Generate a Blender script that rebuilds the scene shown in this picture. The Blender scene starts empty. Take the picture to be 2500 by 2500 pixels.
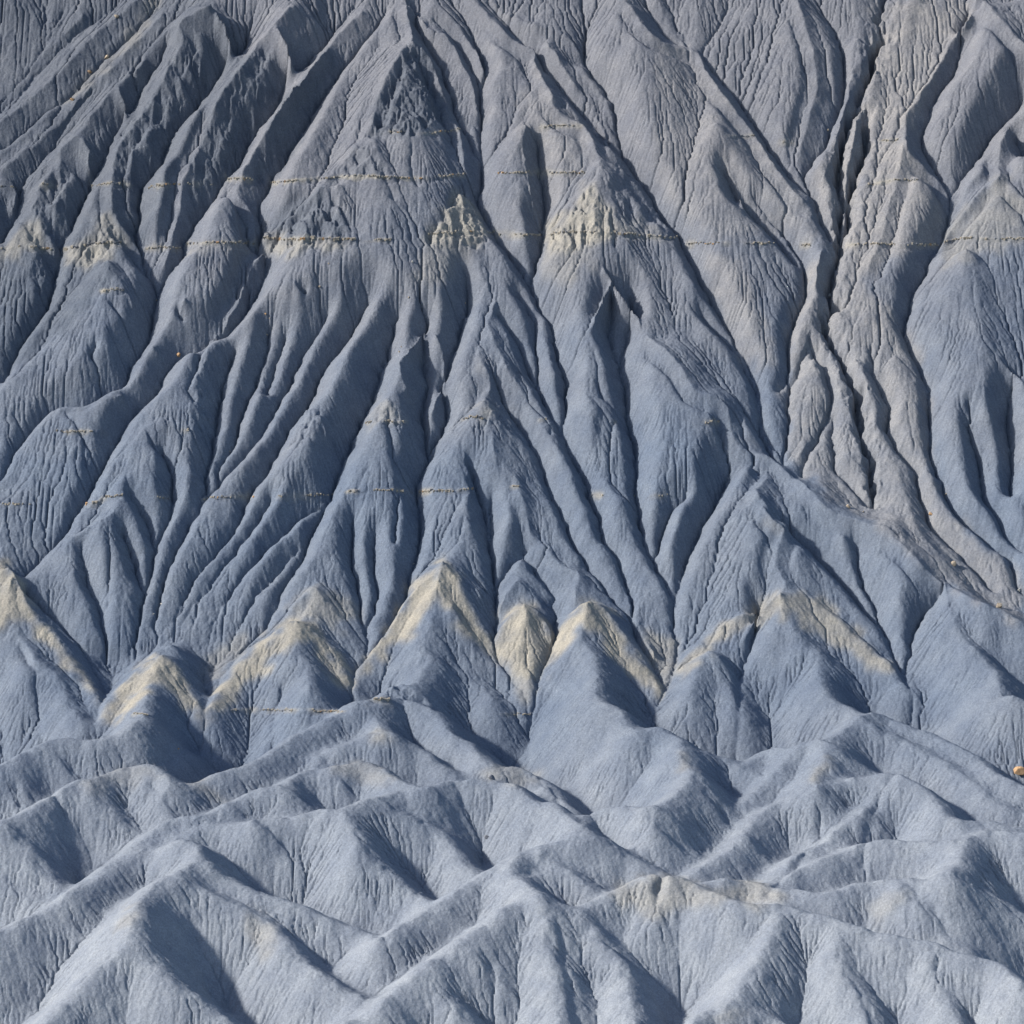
import bpy, math, random
import numpy as np

# ------------------------------------------------------------------ camera, sky, sun, exposure
PITCH = math.radians(15.0)
DIST = 800.0                      # metres to the middle of the view
PXM = 200.0 / 2500.0               # metres per source pixel at that distance
SUN_EL, SUN_AZ = 33.0, 263.0       # degrees; azimuth clockwise from +Y (camera looks along +Y)
SUN_STRENGTH, SUN_ANGLE = 4.8, 3.5
SKY_STRENGTH = 0.125
EXPOSURE = 0.66

# colours of the ground (linear)
BLUE, BLUE2, GREY = (.103, .129, .172), (.126, .147, .181), (.142, .148, .166)
PALE = (.205, .226, .256)
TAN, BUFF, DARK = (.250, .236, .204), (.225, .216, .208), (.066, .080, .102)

scene = bpy.context.scene
FOOT_Y, FOOT_V = 738.0, 1700.0
_a = PITCH + math.atan((FOOT_V - 1250.0) * PXM / DIST)
CAM_Z = FOOT_Y * math.tan(_a)
cam_data = bpy.data.cameras.new("camera")
cam_data.sensor_width = 36.0
cam_data.angle = 2 * math.atan(100.0 / DIST)
cam_data.clip_start = 1.0
cam_data.clip_end = 20000.0
cam = bpy.data.objects.new("camera", cam_data)
cam.location = (0, 0, CAM_Z)
cam.rotation_euler = (math.pi / 2 - PITCH, 0, 0)
scene.collection.objects.link(cam)
scene.camera = cam

world = bpy.data.worlds.new("World")
scene.world = world
world.use_nodes = True
wn = world.node_tree
for n in list(wn.nodes):
    wn.nodes.remove(n)
sky = wn.nodes.new("ShaderNodeTexSky")
sky.sky_type = 'NISHITA'
sky.sun_disc = False
sky.sun_elevation = math.radians(SUN_EL)
sky.sun_rotation = math.radians(SUN_AZ)
bg = wn.nodes.new("ShaderNodeBackground")
bg.inputs[1].default_value = SKY_STRENGTH
wo = wn.nodes.new("ShaderNodeOutputWorld")
wn.links.new(sky.outputs[0], bg.inputs[0])
wn.links.new(bg.outputs[0], wo.inputs[0])

sd = bpy.data.lights.new("sun", 'SUN')
sd.energy = SUN_STRENGTH
sd.angle = math.radians(SUN_ANGLE)
sd.color = (1.0, 0.95, 0.88)
sun = bpy.data.objects.new("sun", sd)
# light comes FROM azimuth SUN_AZ (clockwise from +Y), elevation SUN_EL
sun.rotation_euler = (math.radians(90 - SUN_EL), 0, math.radians(180 - SUN_AZ))
sun.location = (-300, 640, 300)
scene.collection.objects.link(sun)

scene.view_settings.view_transform = 'Standard'
scene.view_settings.look = 'None'
scene.view_settings.gamma = 1.0
scene.view_settings.use_curve_mapping = False
scene.view_settings.exposure = EXPOSURE

# ------------------------------------------------------------------ survey lines of the badlands
# "tile kind options ; u v u v ..." : V gullies, R ridges (height from the distance to the next gully),
# F ridges with their own height above the mean slope.  Tiles are survey sheets.
LINES = """
# tile kind opts ; pts   tiles: 00 10 20 / 01 11 21 / 02 12 22 (col,row) offset 0/800/1600
00 V ; 840 0 740 130 650 230 540 330 440 420 360 510 230 600 100 720 0 790
00 V ; 620 20 540 80 420 170 300 270 180 400 90 500 0 590
00 V ; 330 60 240 230 150 370 60 480 0 540
00 V ; 230 0 240 120 235 230
00 R m=.7 ; 440 80 330 190 250 250 170 340 80 450 0 530
00 R m=.8 ; 720 0 590 100 480 200 360 330 230 450 110 560 0 650
00 R m=.9 ; 860 60 700 240 560 380 440 500 330 630 200 740 80 830 0 900
00 V ; 870 240 850 300 760 450 690 580 600 720 560 810 480 960 430 1080 380 1200 320 1300 295 1430 265 1590 180 1710 100 1830 40 1960 0 2020
00 R m=1.3 ; 1110 20 1010 70 930 130 960 210 900 310 850 430 780 550 690 670 610 790 595 900 585 960 590 1090 640 1190 690 1260 735 1340
00 R m=.5 ; 1110 20 1170 110 1200 200
00 V ; 480 480 400 580 330 680 290 770 230 840 170 910 110 990 80 1120 30 1240 0 1290
00 R m=1.1 ; 760 310 620 450 560 500 480 600 410 700 320 770 320 850 270 930 210 970 205 1020 170 1080 200 1160 250 1240 285 1310
00 R m=.6 ; 620 450 650 520 660 590
00 R m=.6 ; 410 700 460 770 470 870
00 R m=.7 ; 0 940 60 950 85 1010 70 1090
00 R m=1.25 ; 1540 20 1440 120 1360 210 1340 250 1250 370 1160 490 1110 620 1060 740 1020 820 960 960 940 1100 900 1240 870 1380
00 R m=.5 ; 1440 125 1500 210 1520 300
00 V ; 1320 100 1290 240 1200 340 1130 430 1060 530 970 640 890 740 870 810 800 920 740 1000 720 1080 735 1160 710 1230 740 1330 770 1440 820 1540 810 1640 795 1760 700 1927 640 2032 540 2082 440 2147 330 2147 240 2177 170 2257 90 2367 30 2477 0 2527
00 V ; 1850 40 1740 180 1640 290 1580 370 1510 430 1460 540 1390 640 1310 740 1290 810 1240 890 1190 940 1150 1010 1100 1080 1040 1160 990 1240 960 1300 970 1340 900 1420 850 1500 825 1560
00 R m=1.2 ; 1900 60 1780 170 1690 290 1600 390 1540 440 1490 520 1440 610 1390 700 1350 770 1310 840 1280 900 1250 960 1250 1020 1300 1080 1330 1180 1345 1240
00 V ; 2030 60 1932 200 1850 300 1780 390 1700 500 1640 600 1570 730 1500 860 1420 950 1380 1040 1360 1130 1368 1210 1355 1260 1357 1340 1400 1400 1370 1490 1310 1600 1240 1710 1150 1790 1040 1850 940 1880 880 1957 830 2047 780 2117 690 2207 620 2327 540 2457 480 2567 410 2687 330 2817 230 2917 110 3037
00 R m=1.2 ; 1385 1300 1320 1400 1290 1460 1265 1540 1225 1630 1170 1720 1110 1780 1060 1867 1030 1937 1000 2007 985 2060 1030 2110 1075 2180
00 R m=1 ; 1700 970 1740 1040 1790 1130 1830 1200 1850 1270
00 R m=1 ; 1700 970 1560 1100 1480 1180 1385 1220
00 R h=2.2,1 ; 560 1365 620 1450 660 1520 685 1590
00 R h=1.5,.6 ; 590 1600 640 1680 680 1760
00 R h=1.4,.8 ; 970 1560 930 1640 960 1720
00 R h=1.7,.6 ; 1615 1450 1580 1530 1595 1610
00 R h=1.2,.6 ; 250 1810 130 1950 40 2000 20 2050 70 2160 100 2230
00 R h=1.5,.6 ; 430 1952 460 1987 510 2057
00 R h=1.2,.6 ; 500 1820 480 1870 520 1930
00 R h=1.4,.5 ; 800 1800 830 1860 840 1940
10 R m=1.3 ; 400 -30 415 30 430 120 440 210 370 290 300 420 260 540 240 640 220 700 150 780 60 870 0 930 -30 980
10 R m=1.1 ; 440 210 500 260 560 340 590 450 630 570 640 610 690 680 710 800 715 920 710 1010 750 1050 800 1130 860 1220 920 1310 1000 1420 1050 1490
10 R h=.9,.3 ; 700 1010 640 1060 600 1150 530 1250
10 R h=1.2,.6 ; 230 720 270 820 300 930 350 1060
10 R h=.9,.6 ; 420 580 440 760 445 900 470 980
10 R h=1.5,.6 ; 60 960 60 1080 110 1180 140 1260
10 V ; 430 60 510 220 590 350 640 500 670 610 740 750 800 850
10 R m=1.1 ; 420 20 520 130 630 190 680 280 740 400 770 480 790 580
10 R m=1 ; 540 20 620 60 700 150 760 240 800 320 815 370
10 V ; 560 100 660 200 740 320 790 430 802 500
10 V ; 640 0 730 120 790 250 825 390 800 500 800 620 805 760 815 880 795 980 785 1070 830 1150 870 1230 930 1320 1010 1430 1060 1510 1100 1590 1150 1670 1190 1780 1220 1917 1245 2000 1245 2117 1230 2287 1250 2357 1300 2457 1370 2587 1420 2717 1440 2827 1500 2917 1550 3047 1590 3137 1600 3257 1620 3357 1690 3457 1740 3547 1765 3620
10 R m=1.25 ; 740 -30 790 20 880 120 960 200 1010 230 1080 250 1085 320 1120 400 1170 480 1180 550 1230 600 1300 640 1350 660 1390 740 1430 820 1500 860 1550 890 1620 970 1700 1080 1760 1160 1835 1250 1860 1330
10 V ; 1330 -20 1340 40 1350 200 1345 280 1370 370 1450 470 1510 590 1530 720 1560 830 1620 930 1700 1060 1790 1190 1850 1270 1910 1390 1990 1550 2080 1700 2150 1830 2210 1930 2260 2100 2280 2220 2310 2320 2360 2370 2390 2440
10 R m=.9 ; 820 -20 950 80 1080 130 1180 140 1250 190 1320 270
10 V ; 850 20 930 110 970 180 1100 310 1200 440 1300 570 1400 680 1500 780 1560 840
10 R m=.5 ; 1150 210 1250 380 1330 500 1400 600 1470 720
10 R h=1.6,.5 ; 1040 640 1020 760 1050 900 1060 1000 1090 1100 1110 1180
10 V ; 1090 720 1110 850 1130 1000 1140 1100 1130 1230 1110 1350 1060 1500
10 R h=1.2,.3 ; 1430 830 1380 960 1320 1010 1250 1120 1160 1220
10 R h=1.5,.9 ; 1430 830 1420 950 1460 1090 1500 1200 1500 1300
10 R m=1.2 ; 1450 1390 1500 1470 1560 1560 1630 1650 1640 1717 1720 1787 1780 1837 1850 1927 1930 2037 2047 2077 2107 2147 2127 2277 2167 2347 2247 2377 2317 2397 2397 2457 2477 2517 2547 2577 2667 2687 2817 2737 2917 2757 3047 2887 3117 2967 3237 3057 3297 3087 3397 3137 3517 3197 3649 3257
10 R m=1 ; 1490 1450 1420 1600 1390 1700 1360 1767 1400 1867 1420 2017 1440 2097 1475 2107 1505 2187 1490 2257 1480 2357 1500 2457 1560 2547
10 V ; 1570 1560 1600 1680 1570 1800 1530 1930 1560 2067 1570 2217 1600 2317 1620 2417 1610 2547 1620 2637 1640 2767 1660 2867 1720 2987 1770 3067 1810 3167 1810 3287 1825 3377 1830 3440 1800 3567 1765 3620
10 V ; 1510 1600 1470 1720 1500 1850 1530 1930
10 R m=1 ; 795 1360 810 1440 840 1490 880 1570 860 1640 840 1690 870 1790 920 1887 970 1967 1040 2077 1100 2157 1140 2207 1180 2290
10 R h=1.3,.6 ; 650 1480 680 1560 720 1660
10 V ; 720 1420 730 1600 700 1740 680 1830 620 1967 600 2087 620 2167 600 2277 530 2397
10 V ; 1000 1560 1080 1700 1090 1850 1110 2050 1160 2167 1200 2247 1230 2297
10 V ; 880 1660 960 1750 1020 1850 1060 1960 1110 2050
10 R h=1.8,.8 ; 500 1740 430 1827 380 1897 390 1967 410 2027 350 2087 310 2087
10 R h=1.5,.6 ; 560 1740 590 1807 610 1887 600 2017 560 2117 540 2197 530 2317
10 V ; 520 1680 500 1917 520 2037 490 2167 520 2317 525 2417 490 2507 460 2577 475 2687 490 2777 480 2897 440 2987 420 3067 390 3167 310 3320 200 3457 150 3520 130 3597
11 R h=1.8,.6 ; 310 370 340 420 400 480 440 560
11 R h=1.2,.4 ; 310 370 260 440 190 510
11 R h=.9,.7 ; 320 440 330 600 345 700 365 760 370 860 360 1000 350 1150
11 R h=1.2,.5 ; 220 735 180 770 150 850
11 R m=1 ; 790 90 800 170 850 280 840 330 820 370 880 420 930 470 960 500
11 R h=1,.5 ; 820 380 760 470 710 560 700 620 730 740 740 850 720 970 690 1080 660 1180
11 R m=1 ; 820 370 850 480 860 560 880 700 960 760 1000 800 1000 850 1030 920 1050 1020 1070 1090 1150 1150 1220 1240 1310 1290 1300 1370 1295 1430
11 V ; 740 740 780 860 810 960 840 1060 850 1150 870 1260 875 1400 890 1540 875 1620 880 1720 900 1780 960 1850 1020 1910 1060 2000
11 V ; 860 900 850 1010 850 1120
11 V ; 880 300 920 380 970 480 1020 560 1080 650 1120 720 1150 800 1180 900 1250 1030 1270 1110 1330 1200 1400 1310 1480 1410 1560 1500 1600 1560
11 V ; 1020 1180 1090 1290 1170 1400 1190 1500 1190 1640 1160 1750 1090 1880 1065 1990
11 V ; 1050 1180 960 1250 900 1360 885 1440
11 V ; 2100 800 1990 1000 1880 1230 1830 1380 1815 1470
11 V ; 1880 880 1780 1000 1740 1130 1710 1200 1720 1270
11 R h=1,.5 ; 1720 1700 1620 1560 1590 1430
01 R h=2,1 ; 640 345 520 390 440 445 345 452 400 520 440 600 475 660 450 730
01 R h=1.6,.4 ; 850 480 770 510 790 570 820 640
01 R h=1.8,1 ; 1590 440 1645 428 1690 490 1700 545
01 R h=1.6,.8 ; 1645 430 1560 520 1530 600
01 R h=1,2 ; 640 780 650 870 600 960 530 1005
01 R h=2,.3 ; 530 1005 440 1060 340 1120 290 1170 220 1240 120 1315
01 R h=2,.8 ; 530 1005 580 1150 570 1300 560 1450 540 1580
01 V ; 840 640 890 750 910 880 880 1000 850 1100 810 1180 790 1310 770 1380 740 1460 720 1560 690 1650 650 1760 600 1870 550 1915 535 1970 510 2080
01 V ; 690 870 740 980 790 1080 815 1180
01 V ; 640 1080 690 1200 730 1330 760 1400
01 V ; 430 1150 460 1350 520 1480 545 1600 570 1700 590 1800 555 1910
01 V ; 130 1400 230 1500 350 1600 450 1700 530 1830 550 1910
01 V ; 1240 120 1210 180 1170 320 1150 430 1130 570 1100 680 1080 780 1080 860 1050 930 1000 1040 930 1160 890 1260 860 1340 830 1470 810 1560 800 1650 770 1720 690 1790 600 1870
01 V ; 1420 20 1390 150 1340 300 1290 420 1250 540 1230 610 1180 690 1150 740 1130 850 1060 920
01 V ; 1720 -60 1640 70 1570 200 1520 310 1460 400 1420 500 1370 580 1290 670 1210 760 1130 860
01 V ; 1932 -120 1800 100 1700 230 1640 370 1620 410 1500 560 1440 690 1390 780 1330 860 1280 960 1220 1080 1120 1200 1020 1320 960 1440 900 1540 830 1600
01 V ; 2080 -60 2007 220 1957 370 1897 500 1827 650 1777 780 1720 910 1600 990 1500 1070 1380 1190 1260 1320 1180 1440 1110 1560 1090 1700 1060 1800 1080 1890 1095 1925 1080 2010 1040 2107 980 2167 930 2217 840 2297
01 V ; 1740 910 1690 980 1640 1080 1590 1190 1540 1290 1480 1380 1440 1490 1380 1590 1280 1660 1200 1760 1130 1890 1095 1930
01 V ; 1420 900 1330 1050 1220 1200 1120 1330 1020 1450 940 1560 860 1640
01 V ; 1560 1160 1450 1300 1330 1440 1230 1570 1150 1660 1100 1760
01 V ; 1500 60 1420 250 1400 370
01 V ; 1860 1000 1840 1180 1880 1380 1900 1560 1930 1650 1921 1720
01 V ; 1960 1100 1960 1300 1980 1420 1910 1600
20 R m=1.2 ; -80 110 0 190 80 230 190 260 240 290 250 360 320 450 400 540 470 630 500 680 560 770 620 860 700 970 770 1060
20 R m=1 ; -160 0 -80 110
20 V ; -60 0 0 100 60 200 150 250
20 V ; 60 0 110 130 170 250
20 V ; 370 40 300 180 245 280 320 400 440 540 540 700 620 810 720 950 830 1050 870 1180 920 1270
20 R m=.8 ; 740 -20 790 150 830 280 850 450 800 650 760 800
20 V ; 860 20 920 140 970 230 1000 380 975 560 930 660 880 780 820 860 780 940 840 1050
20 V w=1 h=-1.4,-2.0 ; 1210 -20 1190 80 1160 160 1200 230 1140 300 1130 400 1080 520 1060 600 1000 700 990 800 960 900 960 1000 980 1130 960 1290 970 1380 930 1500 900 1600 930 1680 880 1760 900 1850 970 1937 1010 2047 1060 2147 1065 2277 1090 2397 1130 2497 1130 2717
20 V h=-1.2,-1.6 ; 1110 660 1090 800 1080 880 1040 1000 1010 1120 1000 1250 965 1310
20 R h=.5,.3 ; 1050 620 1040 760 1010 850 1000 980 985 1060 990 1150
20 R h=.8,.6 ; 1060 200 1020 450 960 680 930 800 880 950 910 1100 950 1230
20 R m=1.1 ; 1700 -20 1620 120 1540 240 1460 380 1380 510 1315 600 1310 740 1325 790 1420 880 1490 960 1535 1040
20 R m=.8 ; 1310 740 1260 950 1220 1100 1180 1250 1120 1400
20 V ; 1640 60 1610 170 1570 380 1480 490 1440 600 1400 720 1400 790 1470 900 1530 1000 1545 1080 1520 1190 1490 1290 1420 1420 1370 1520 1320 1660 1300 1750 1340 1860 1380 1917 1430 2057 1440 2197 1435 2357 1470 2477 1520 2597 1600 2727 1690 2817 1800 2907 1870 2957 1890 3077 1940 3130
20 V ; 1932 540 1780 700 1690 840 1600 950 1540 1040
20 R m=1 ; 1860 640 1815 730 1800 880 1805 925 1700 1000 1600 1130 1510 1265
20 R m=1 ; 1805 925 1870 980 1940 1050
20 R m=1.3 ; 1720 0 1800 80 1900 200 1960 280
20 V ; 1890 740 1940 860
20 R h=2.2,2.2 ; 1630 1300 1645 1400 1670 1560 1700 1720 1750 1817 1830 1897 1932 1997
20 R h=1.6,1 ; 330 640 360 800 430 980 480 1150 540 1300 600 1450
20 V ; 520 1050 600 1150 700 1260 790 1420 780 1580 730 1680 700 1800 690 1900 680 2000 650 2060
20 V ; 370 900 430 1080 560 1200 660 1300 740 1400
20 R h=1,.5 ; 870 1300 840 1500 850 1650 800 1750 760 1850
21 R h=1.4,.7 ; 830 150 870 260 900 370 870 480 820 570 760 660
21 V ; 815 60 740 250 700 330 690 440 700 540 680 640 672 720
21 V ; 240 -60 340 60 450 170 500 290 530 380 550 500 560 600 600 660 672 720
21 V ; 820 130 890 260 930 380 890 490 850 590 790 690 760 790
21 V ; 930 480 930 600 950 740 1050 870 1110 950
21 R h=1,.7 ; 950 260 1000 400 1030 500 1010 600 1060 720 1090 850
21 R h=.9,1 ; 1050 160 1110 300 1150 460 1180 560 1240 680 1290 800 1330 950 1390 1080 1500 1200
21 V ; 1130 100 1140 250 1220 420 1210 520 1260 650 1360 770 1390 900 1440 1050 1560 1170 1680 1290 1780 1400
21 R h=1,1 ; 1260 150 1310 330 1330 480 1370 620 1430 760 1470 900 1560 1040 1680 1170 1800 1290
21 V ; 1640 500 1690 700 1720 900 1790 1010 1870 1140 1932 1200
21 R h=1.2,.8 ; 1640 400 1660 520 1740 700 1800 850
21 V ; 1880 300 1840 500 1870 700 1860 900
21 F h=2.5,6.5 ; 590 780 530 850
21 F h=7,5.5 ; 530 850 600 960 690 1040
21 F h=7,6 ; 560 930 620 1010 680 1045 650 1120 635 1240 690 1330 650 1385
21 F h=6,1.5 ; 650 1385 770 1395 870 1450 960 1530 1040 1610 1150 1700 1250 1790 1310 1870
21 F h=6,3.5 ; 650 1385 670 1480 720 1560 780 1650 860 1705 850 1780 860 1850 900 1917 980 1977 1050 2007 1070 2037
21 F h=6,1 ; 650 1385 540 1470 430 1530 330 1580 230 1660 150 1740 110 1800
21 V ; 690 1060 780 1150 850 1220 920 1300 1010 1400 1100 1510 1180 1600 1230 1690 1290 1790 1320 1880 1350 1957 1330 2060
21 V ; 1500 1400 1420 1500 1360 1620 1330 1750 1310 1830
21 V ; 1050 1150 1070 1300 1130 1450 1190 1590
21 V ; 370 800 270 1000 180 1180 110 1390 95 1500 110 1650 115 1760 60 1890 0 1960
21 F h=3,.8 ; 545 1490 480 1600 440 1700 410 1800
21 V h=1,-1 ; 540 1500 540 1600 500 1700 450 1830 440 1932 435 2070 400 2240
21 F h=4.5,1.5 ; 290 1690 330 1740 380 1850 420 1960
21 F h=4.5,3 ; 290 1690 240 1740 210 1820 180 1900
21 R m=1.1 ; 1520 1340 1530 1450 1590 1580 1650 1660 1700 1720 1780 1790 1790 1850 1820 1917 1932 1950
01 F h=6,1 ; 0 1265 40 1250 90 1310 120 1390 160 1470 200 1540 280 1590 330 1690 370 1750 430 1830 500 1917 530 1970
01 F h=5,3.5 ; -60 1300 0 1265
01 F h=5,2 ; 60 1300 50 1420 60 1540 30 1610 -20 1650
01 F h=4.5,1 ; 180 1740 260 1770 300 1850 360 1960 420 2060
01 F h=4.5,3 ; 180 1740 120 1640 60 1540
01 F h=5,.5 ; 850 1720 900 1800 960 1880 1010 1940 1050 1990
01 F h=5,.5 ; 850 1720 780 1750 700 1830 620 1910 560 1990 525 2060
01 F h=5,4 ; 850 1720 800 1847 770 1917 760 2020 720 2090
01 F h=3.5,3.5 ; 780 1730 840 1685 900 1668 
01 F h=6,.5 ; 1560 1530 1500 1550 1420 1620 1330 1690 1260 1760 1200 1850 1130 1930 1085 2000
01 F h=6,.8 ; 1560 1530 1620 1560 1690 1620 1740 1700 1800 1790 1840 1860
01 F h=6,4.5 ; 1560 1530 1540 1630 1530 1690 1560 1717 1620 1747 1610 1827 1625 1890
01 F h=4,1.5 ; 1655 1360 1700 1420 1750 1490 1800 1590
01 F h=4,1 ; 1655 1360 1600 1400 1510 1500 1420 1600
11 F h=6.5,.5 ; 605 1215 570 1280 500 1330 430 1410 370 1500 310 1600 240 1690 150 1810
11 F h=6.5,.5 ; 605 1215 640 1270 690 1330 710 1400 740 1450 780 1540 840 1610 870 1680
11 F h=6.2,4 ; 600 1230 570 1350 540 1450 540 1560 500 1610 510 1690 550 1720 500 1800 460 1900
11 F h=2.5,.5 ; 540 1560 620 1650 700 1780 800 1850 860 1950
11 F h=4.5,.5 ; 1030 1440 970 1490 910 1580 890 1650
11 F h=4.5,.5 ; 1030 1440 1100 1490 1150 1570 1180 1640
11 F h=4.5,1 ; 1030 1440 1040 1560 1045 1700 1050 1850
11 F h=3,1 ; 1000 1320 1060 1390 1120 1470
11 F h=3,1 ; 1000 1320 940 1380 900 1470
11 F h=6.2,.5 ; 1370 1430 1310 1470 1250 1570 1200 1670 1175 1730
11 F h=6.2,.6 ; 1370 1430 1430 1450 1490 1520 1550 1610 1620 1720 1690 1810 1750 1890
11 F h=6.2,4.5 ; 1360 1440 1345 1560 1340 1640 1390 1700 1410 1800 1410 1917 1450 1977 1530 1997 1570 2057 1620 2107 1700 2092 1760 2107 1850 2157 1880 2197 1840 2237 1920 2317 1850 2417 1760 2487 1690 2512
02 V ; 1860 100 1845 150 1845 260
02 V ; 100 -20 180 150 200 320 250 440
02 V ; -60 100 0 300 30 420 50 540
02 V ; 1480 150 1430 350 1425 480
02 F h=3.5,5 ; -30 580 50 550 150 500 260 450 330 440 430 445 530 430 620 410 700 370 760 310
02 F h=4,-.5 ; 260 450 300 520 370 600 440 660
02 F h=3.5,-1 ; 50 555 90 620 80 690 110 780
02 F h=3.5,4.5 ; -40 880 0 860 140 820 220 770 310 720 400 660 450 650 510 645 600 600 680 580 740 572 790 570 850 610 890 645
02 F h=4.5,-2 ; 450 650 520 740 580 800 660 860 750 910 790 960
02 F h=4.5,-1 ; 740 575 790 660 870 760 940 860
02 F h=4,-2.5 ; 10 865 90 960 200 1080 300 1200
02 V h=-1,-3 ; 220 780 330 920 390 1040 440 1165
02 F h=2.5,5 ; 950 695 1080 640 1200 600 1320 560 1440 490 1560 410 1690 350 1830 290 1932 240 1960 235
02 F h=0,4.5 ; 330 1275 440 1190 560 1110 680 1020 800 920 880 875 1000 850 1120 810 1230 760 1330 710 1450 680 1490 692
02 F h=4,4 ; 1490 692 1560 620 1650 590 1750 580 1850 570 1917 562 2000 590 2060 640 2200 690
02 F h=4,0 ; 1720 580 1780 640 1840 700 1880 760
02 F h=4,0 ; 1480 690 1560 740 1640 800
02 F h=-1,4.5 ; -40 1460 0 1440 150 1380 300 1300 430 1220 600 1120 780 1010 900 950 1010 935 1060 910 1140 895 1230 885 1330 860 1500 855 1620 830 1700 800 1790 810 1860 780 1932 750
02 F h=4.5,-4 ; 950 950 1030 990 1040 1060 1100 1090 1200 1160 1350 1230 1550 1300 1750 1390 1932 1450 2040 1520
02 F h=3.5,4 ; 1040 1060 960 1120 880 1150 800 1210 720 1310
02 F h=4,-5 ; 880 1150 960 1150 1000 1190 1120 1250 1300 1320 1370 1350 1440 1430 1550 1560 1700 1680 1900 1800
02 F h=4.5,-5 ; 720 1310 700 1360 690 1450 730 1480 790 1560 850 1650 930 1720 1050 1800 1200 1900
02 F h=2.5,-4 ; 690 1455 560 1600 430 1720 300 1860 230 1950
02 F h=4,-3 ; 1330 860 1400 900 1480 980 1540 1060
02 F h=4.5,-3.5 ; 1790 812 1850 880 1880 960 1917 1010 2000 1100 2100 1180 2200 1270 2270 1340
02 V ; 1000 1400 1080 1520 1180 1680 1340 1830
02 F h=-3,-4 ; -60 1130 0 1145 120 1230 300 1305
02 F h=-6,-6 ; 1780 1930 1850 1870 1932 1800
12 F h=5,5 ; 140 250 240 228 290 230 350 160 430 158
12 F h=5,-1 ; 350 165 430 230 560 290 640 400 740 460 800 530 880 590 1000 590 1070 620 1120 650 1200 740 1260 800
12 F h=4.5,4.5 ; 270 240 260 330 285 388
12 F h=4.5,2 ; 285 388 190 420 100 470 0 500 -80 560
12 F h=4.5,0 ; 285 388 400 440 520 510 600 580 680 640 720 655
12 V h=1,-1.5 ; 370 270 430 400 490 480 620 575 720 645
12 V ; 1062 285 1055 400 1055 570 1120 650 1220 740 1330 840 1420 930 1560 1020
12 F h=4.5,3 ; 0 800 80 800 180 760 260 740 380 715 520 690 650 655 850 650 980 680 1080 750 1170 770 1250 830 1330 890 1380 920
12 F h=4.5,-2.5 ; 250 742 330 800 480 870 590 910 620 960 680 1040 750 1110 830 1140
12 F h=4.5,0 ; 80 800 130 890 170 990
12 V h=1,-2 ; 680 740 760 840 810 900 810 990 790 1060
12 F h=-1,4.5 ; 280 1480 430 1390 560 1310 700 1220 830 1140 900 1110 1000 1040 1090 1000 1200 980 1310 940 1370 920
12 F h=4.5,-2 ; 1370 920 1440 960 1550 1030 1700 1120 1800 1170 1880 1200
12 F h=4,-1 ; 1090 1002 1180 1080 1300 1150 1400 1200
12 F h=3.5,3.5 ; 1000 1045 950 1110 1000 1170 1090 1240
12 F h=2,-1 ; 1010 1150 1100 1130 1230 1118 1290 1150 1400 1220 1500 1250
12 F h=4.5,-3 ; 1090 1240 1060 1250 930 1330 800 1430 700 1480 550 1600 400 1720 250 1850 150 1900 80 1940
12 F h=4.5,-5 ; 1090 1240 1170 1290 1290 1320 1330 1380 1420 1480 1500 1560 1550 1650 1580 1760 1600 1850 1605 1960
12 F h=4,-5 ; 1150 1300 1160 1450 1190 1600 1210 1750 1220 1950
12 F h=1,-4 ; 720 1480 790 1510 840 1590 880 1680
12 F h=-1,-5 ; 550 1720 610 1780 700 1870 760 1950
12 V ; 880 1500 860 1620 870 1750 850 1900
12 V ; 1200 1400 1260 1620 1340 1800 1380 1932
12 V ; 1330 1400 1500 1500 1650 1560 1720 1610 1820 1700 1840 1760 1850 1850 1890 1940
12 F h=2,4.5 ; 1290 1322 1420 1270 1550 1210 1660 1160 1740 1145 1800 1160
12 F h=4,-1 ; 1690 800 1720 880 1790 950 1900 1040
12 F h=2,4.5 ; 1340 852 1440 805 1560 790 1690 795
22 F h=4.5,0 ; 0 1150 60 1150 180 1180 290 1240 420 1290 520 1305 640 1305 700 1320 780 1350 900 1370 1050 1420 1250 1470 1400 1490 1480 1510 1640 1570 1780 1600 1932 1720
22 F h=2,-5 ; 960 1400 950 1560 1010 1680 1090 1800 1130 1950
22 F h=.5,-5 ; 1450 1510 1460 1600 1500 1750 1560 1850 1600 1950
22 F h=3,-3 ; 650 1330 630 1420 580 1520 480 1680 420 1790 350 1850
22 F h=-2.5,-5 ; 180 1930 300 1850 420 1830 520 1850 600 1890 760 1950
22 F h=0,-5 ; 60 1160 0 1300 -60 1420
22 V ; 760 1550 760 1640 720 1750 715 1900
22 V ; 1000 1550 1100 1720 1200 1850 1240 1940
22 V ; 1650 1650 1720 1780 1740 1900
22 F h=1.5,0 ; 200 1182 400 1180 480 1168 550 1190 620 1240 700 1310
22 F h=.5,3 ; 600 1205 740 1225 830 1240 960 1230 1050 1190 1180 1170 1350 1165 1480 1165 1540 1150
22 F h=3,-3 ; 1540 1150 1580 1160 1700 1220 1850 1310 1950 1370
22 F h=2.5,-4 ; 1290 1200 1380 1310 1450 1350 1510 1410 1520 1450 1600 1520 1645 1565
22 F h=0,4 ; 600 1205 700 1140 850 1080 1000 1020 1120 980 1250 970 1400 970 1520 975 1640 950 1700 920 1800 910 1950 918
22 F h=3.5,3.5 ; 1640 950 1600 1060 1540 1150
22 F h=-1,4.5 ; 180 1170 260 1100 380 1020 460 930 520 850 620 780 740 720 850 680 920 670 1050 650 1150 630 1280 620
22 F h=4.5,2 ; 1280 620 1330 650 1430 710 1480 760 1520 830 1600 860 1760 860 1820 890 1940 905
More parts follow.
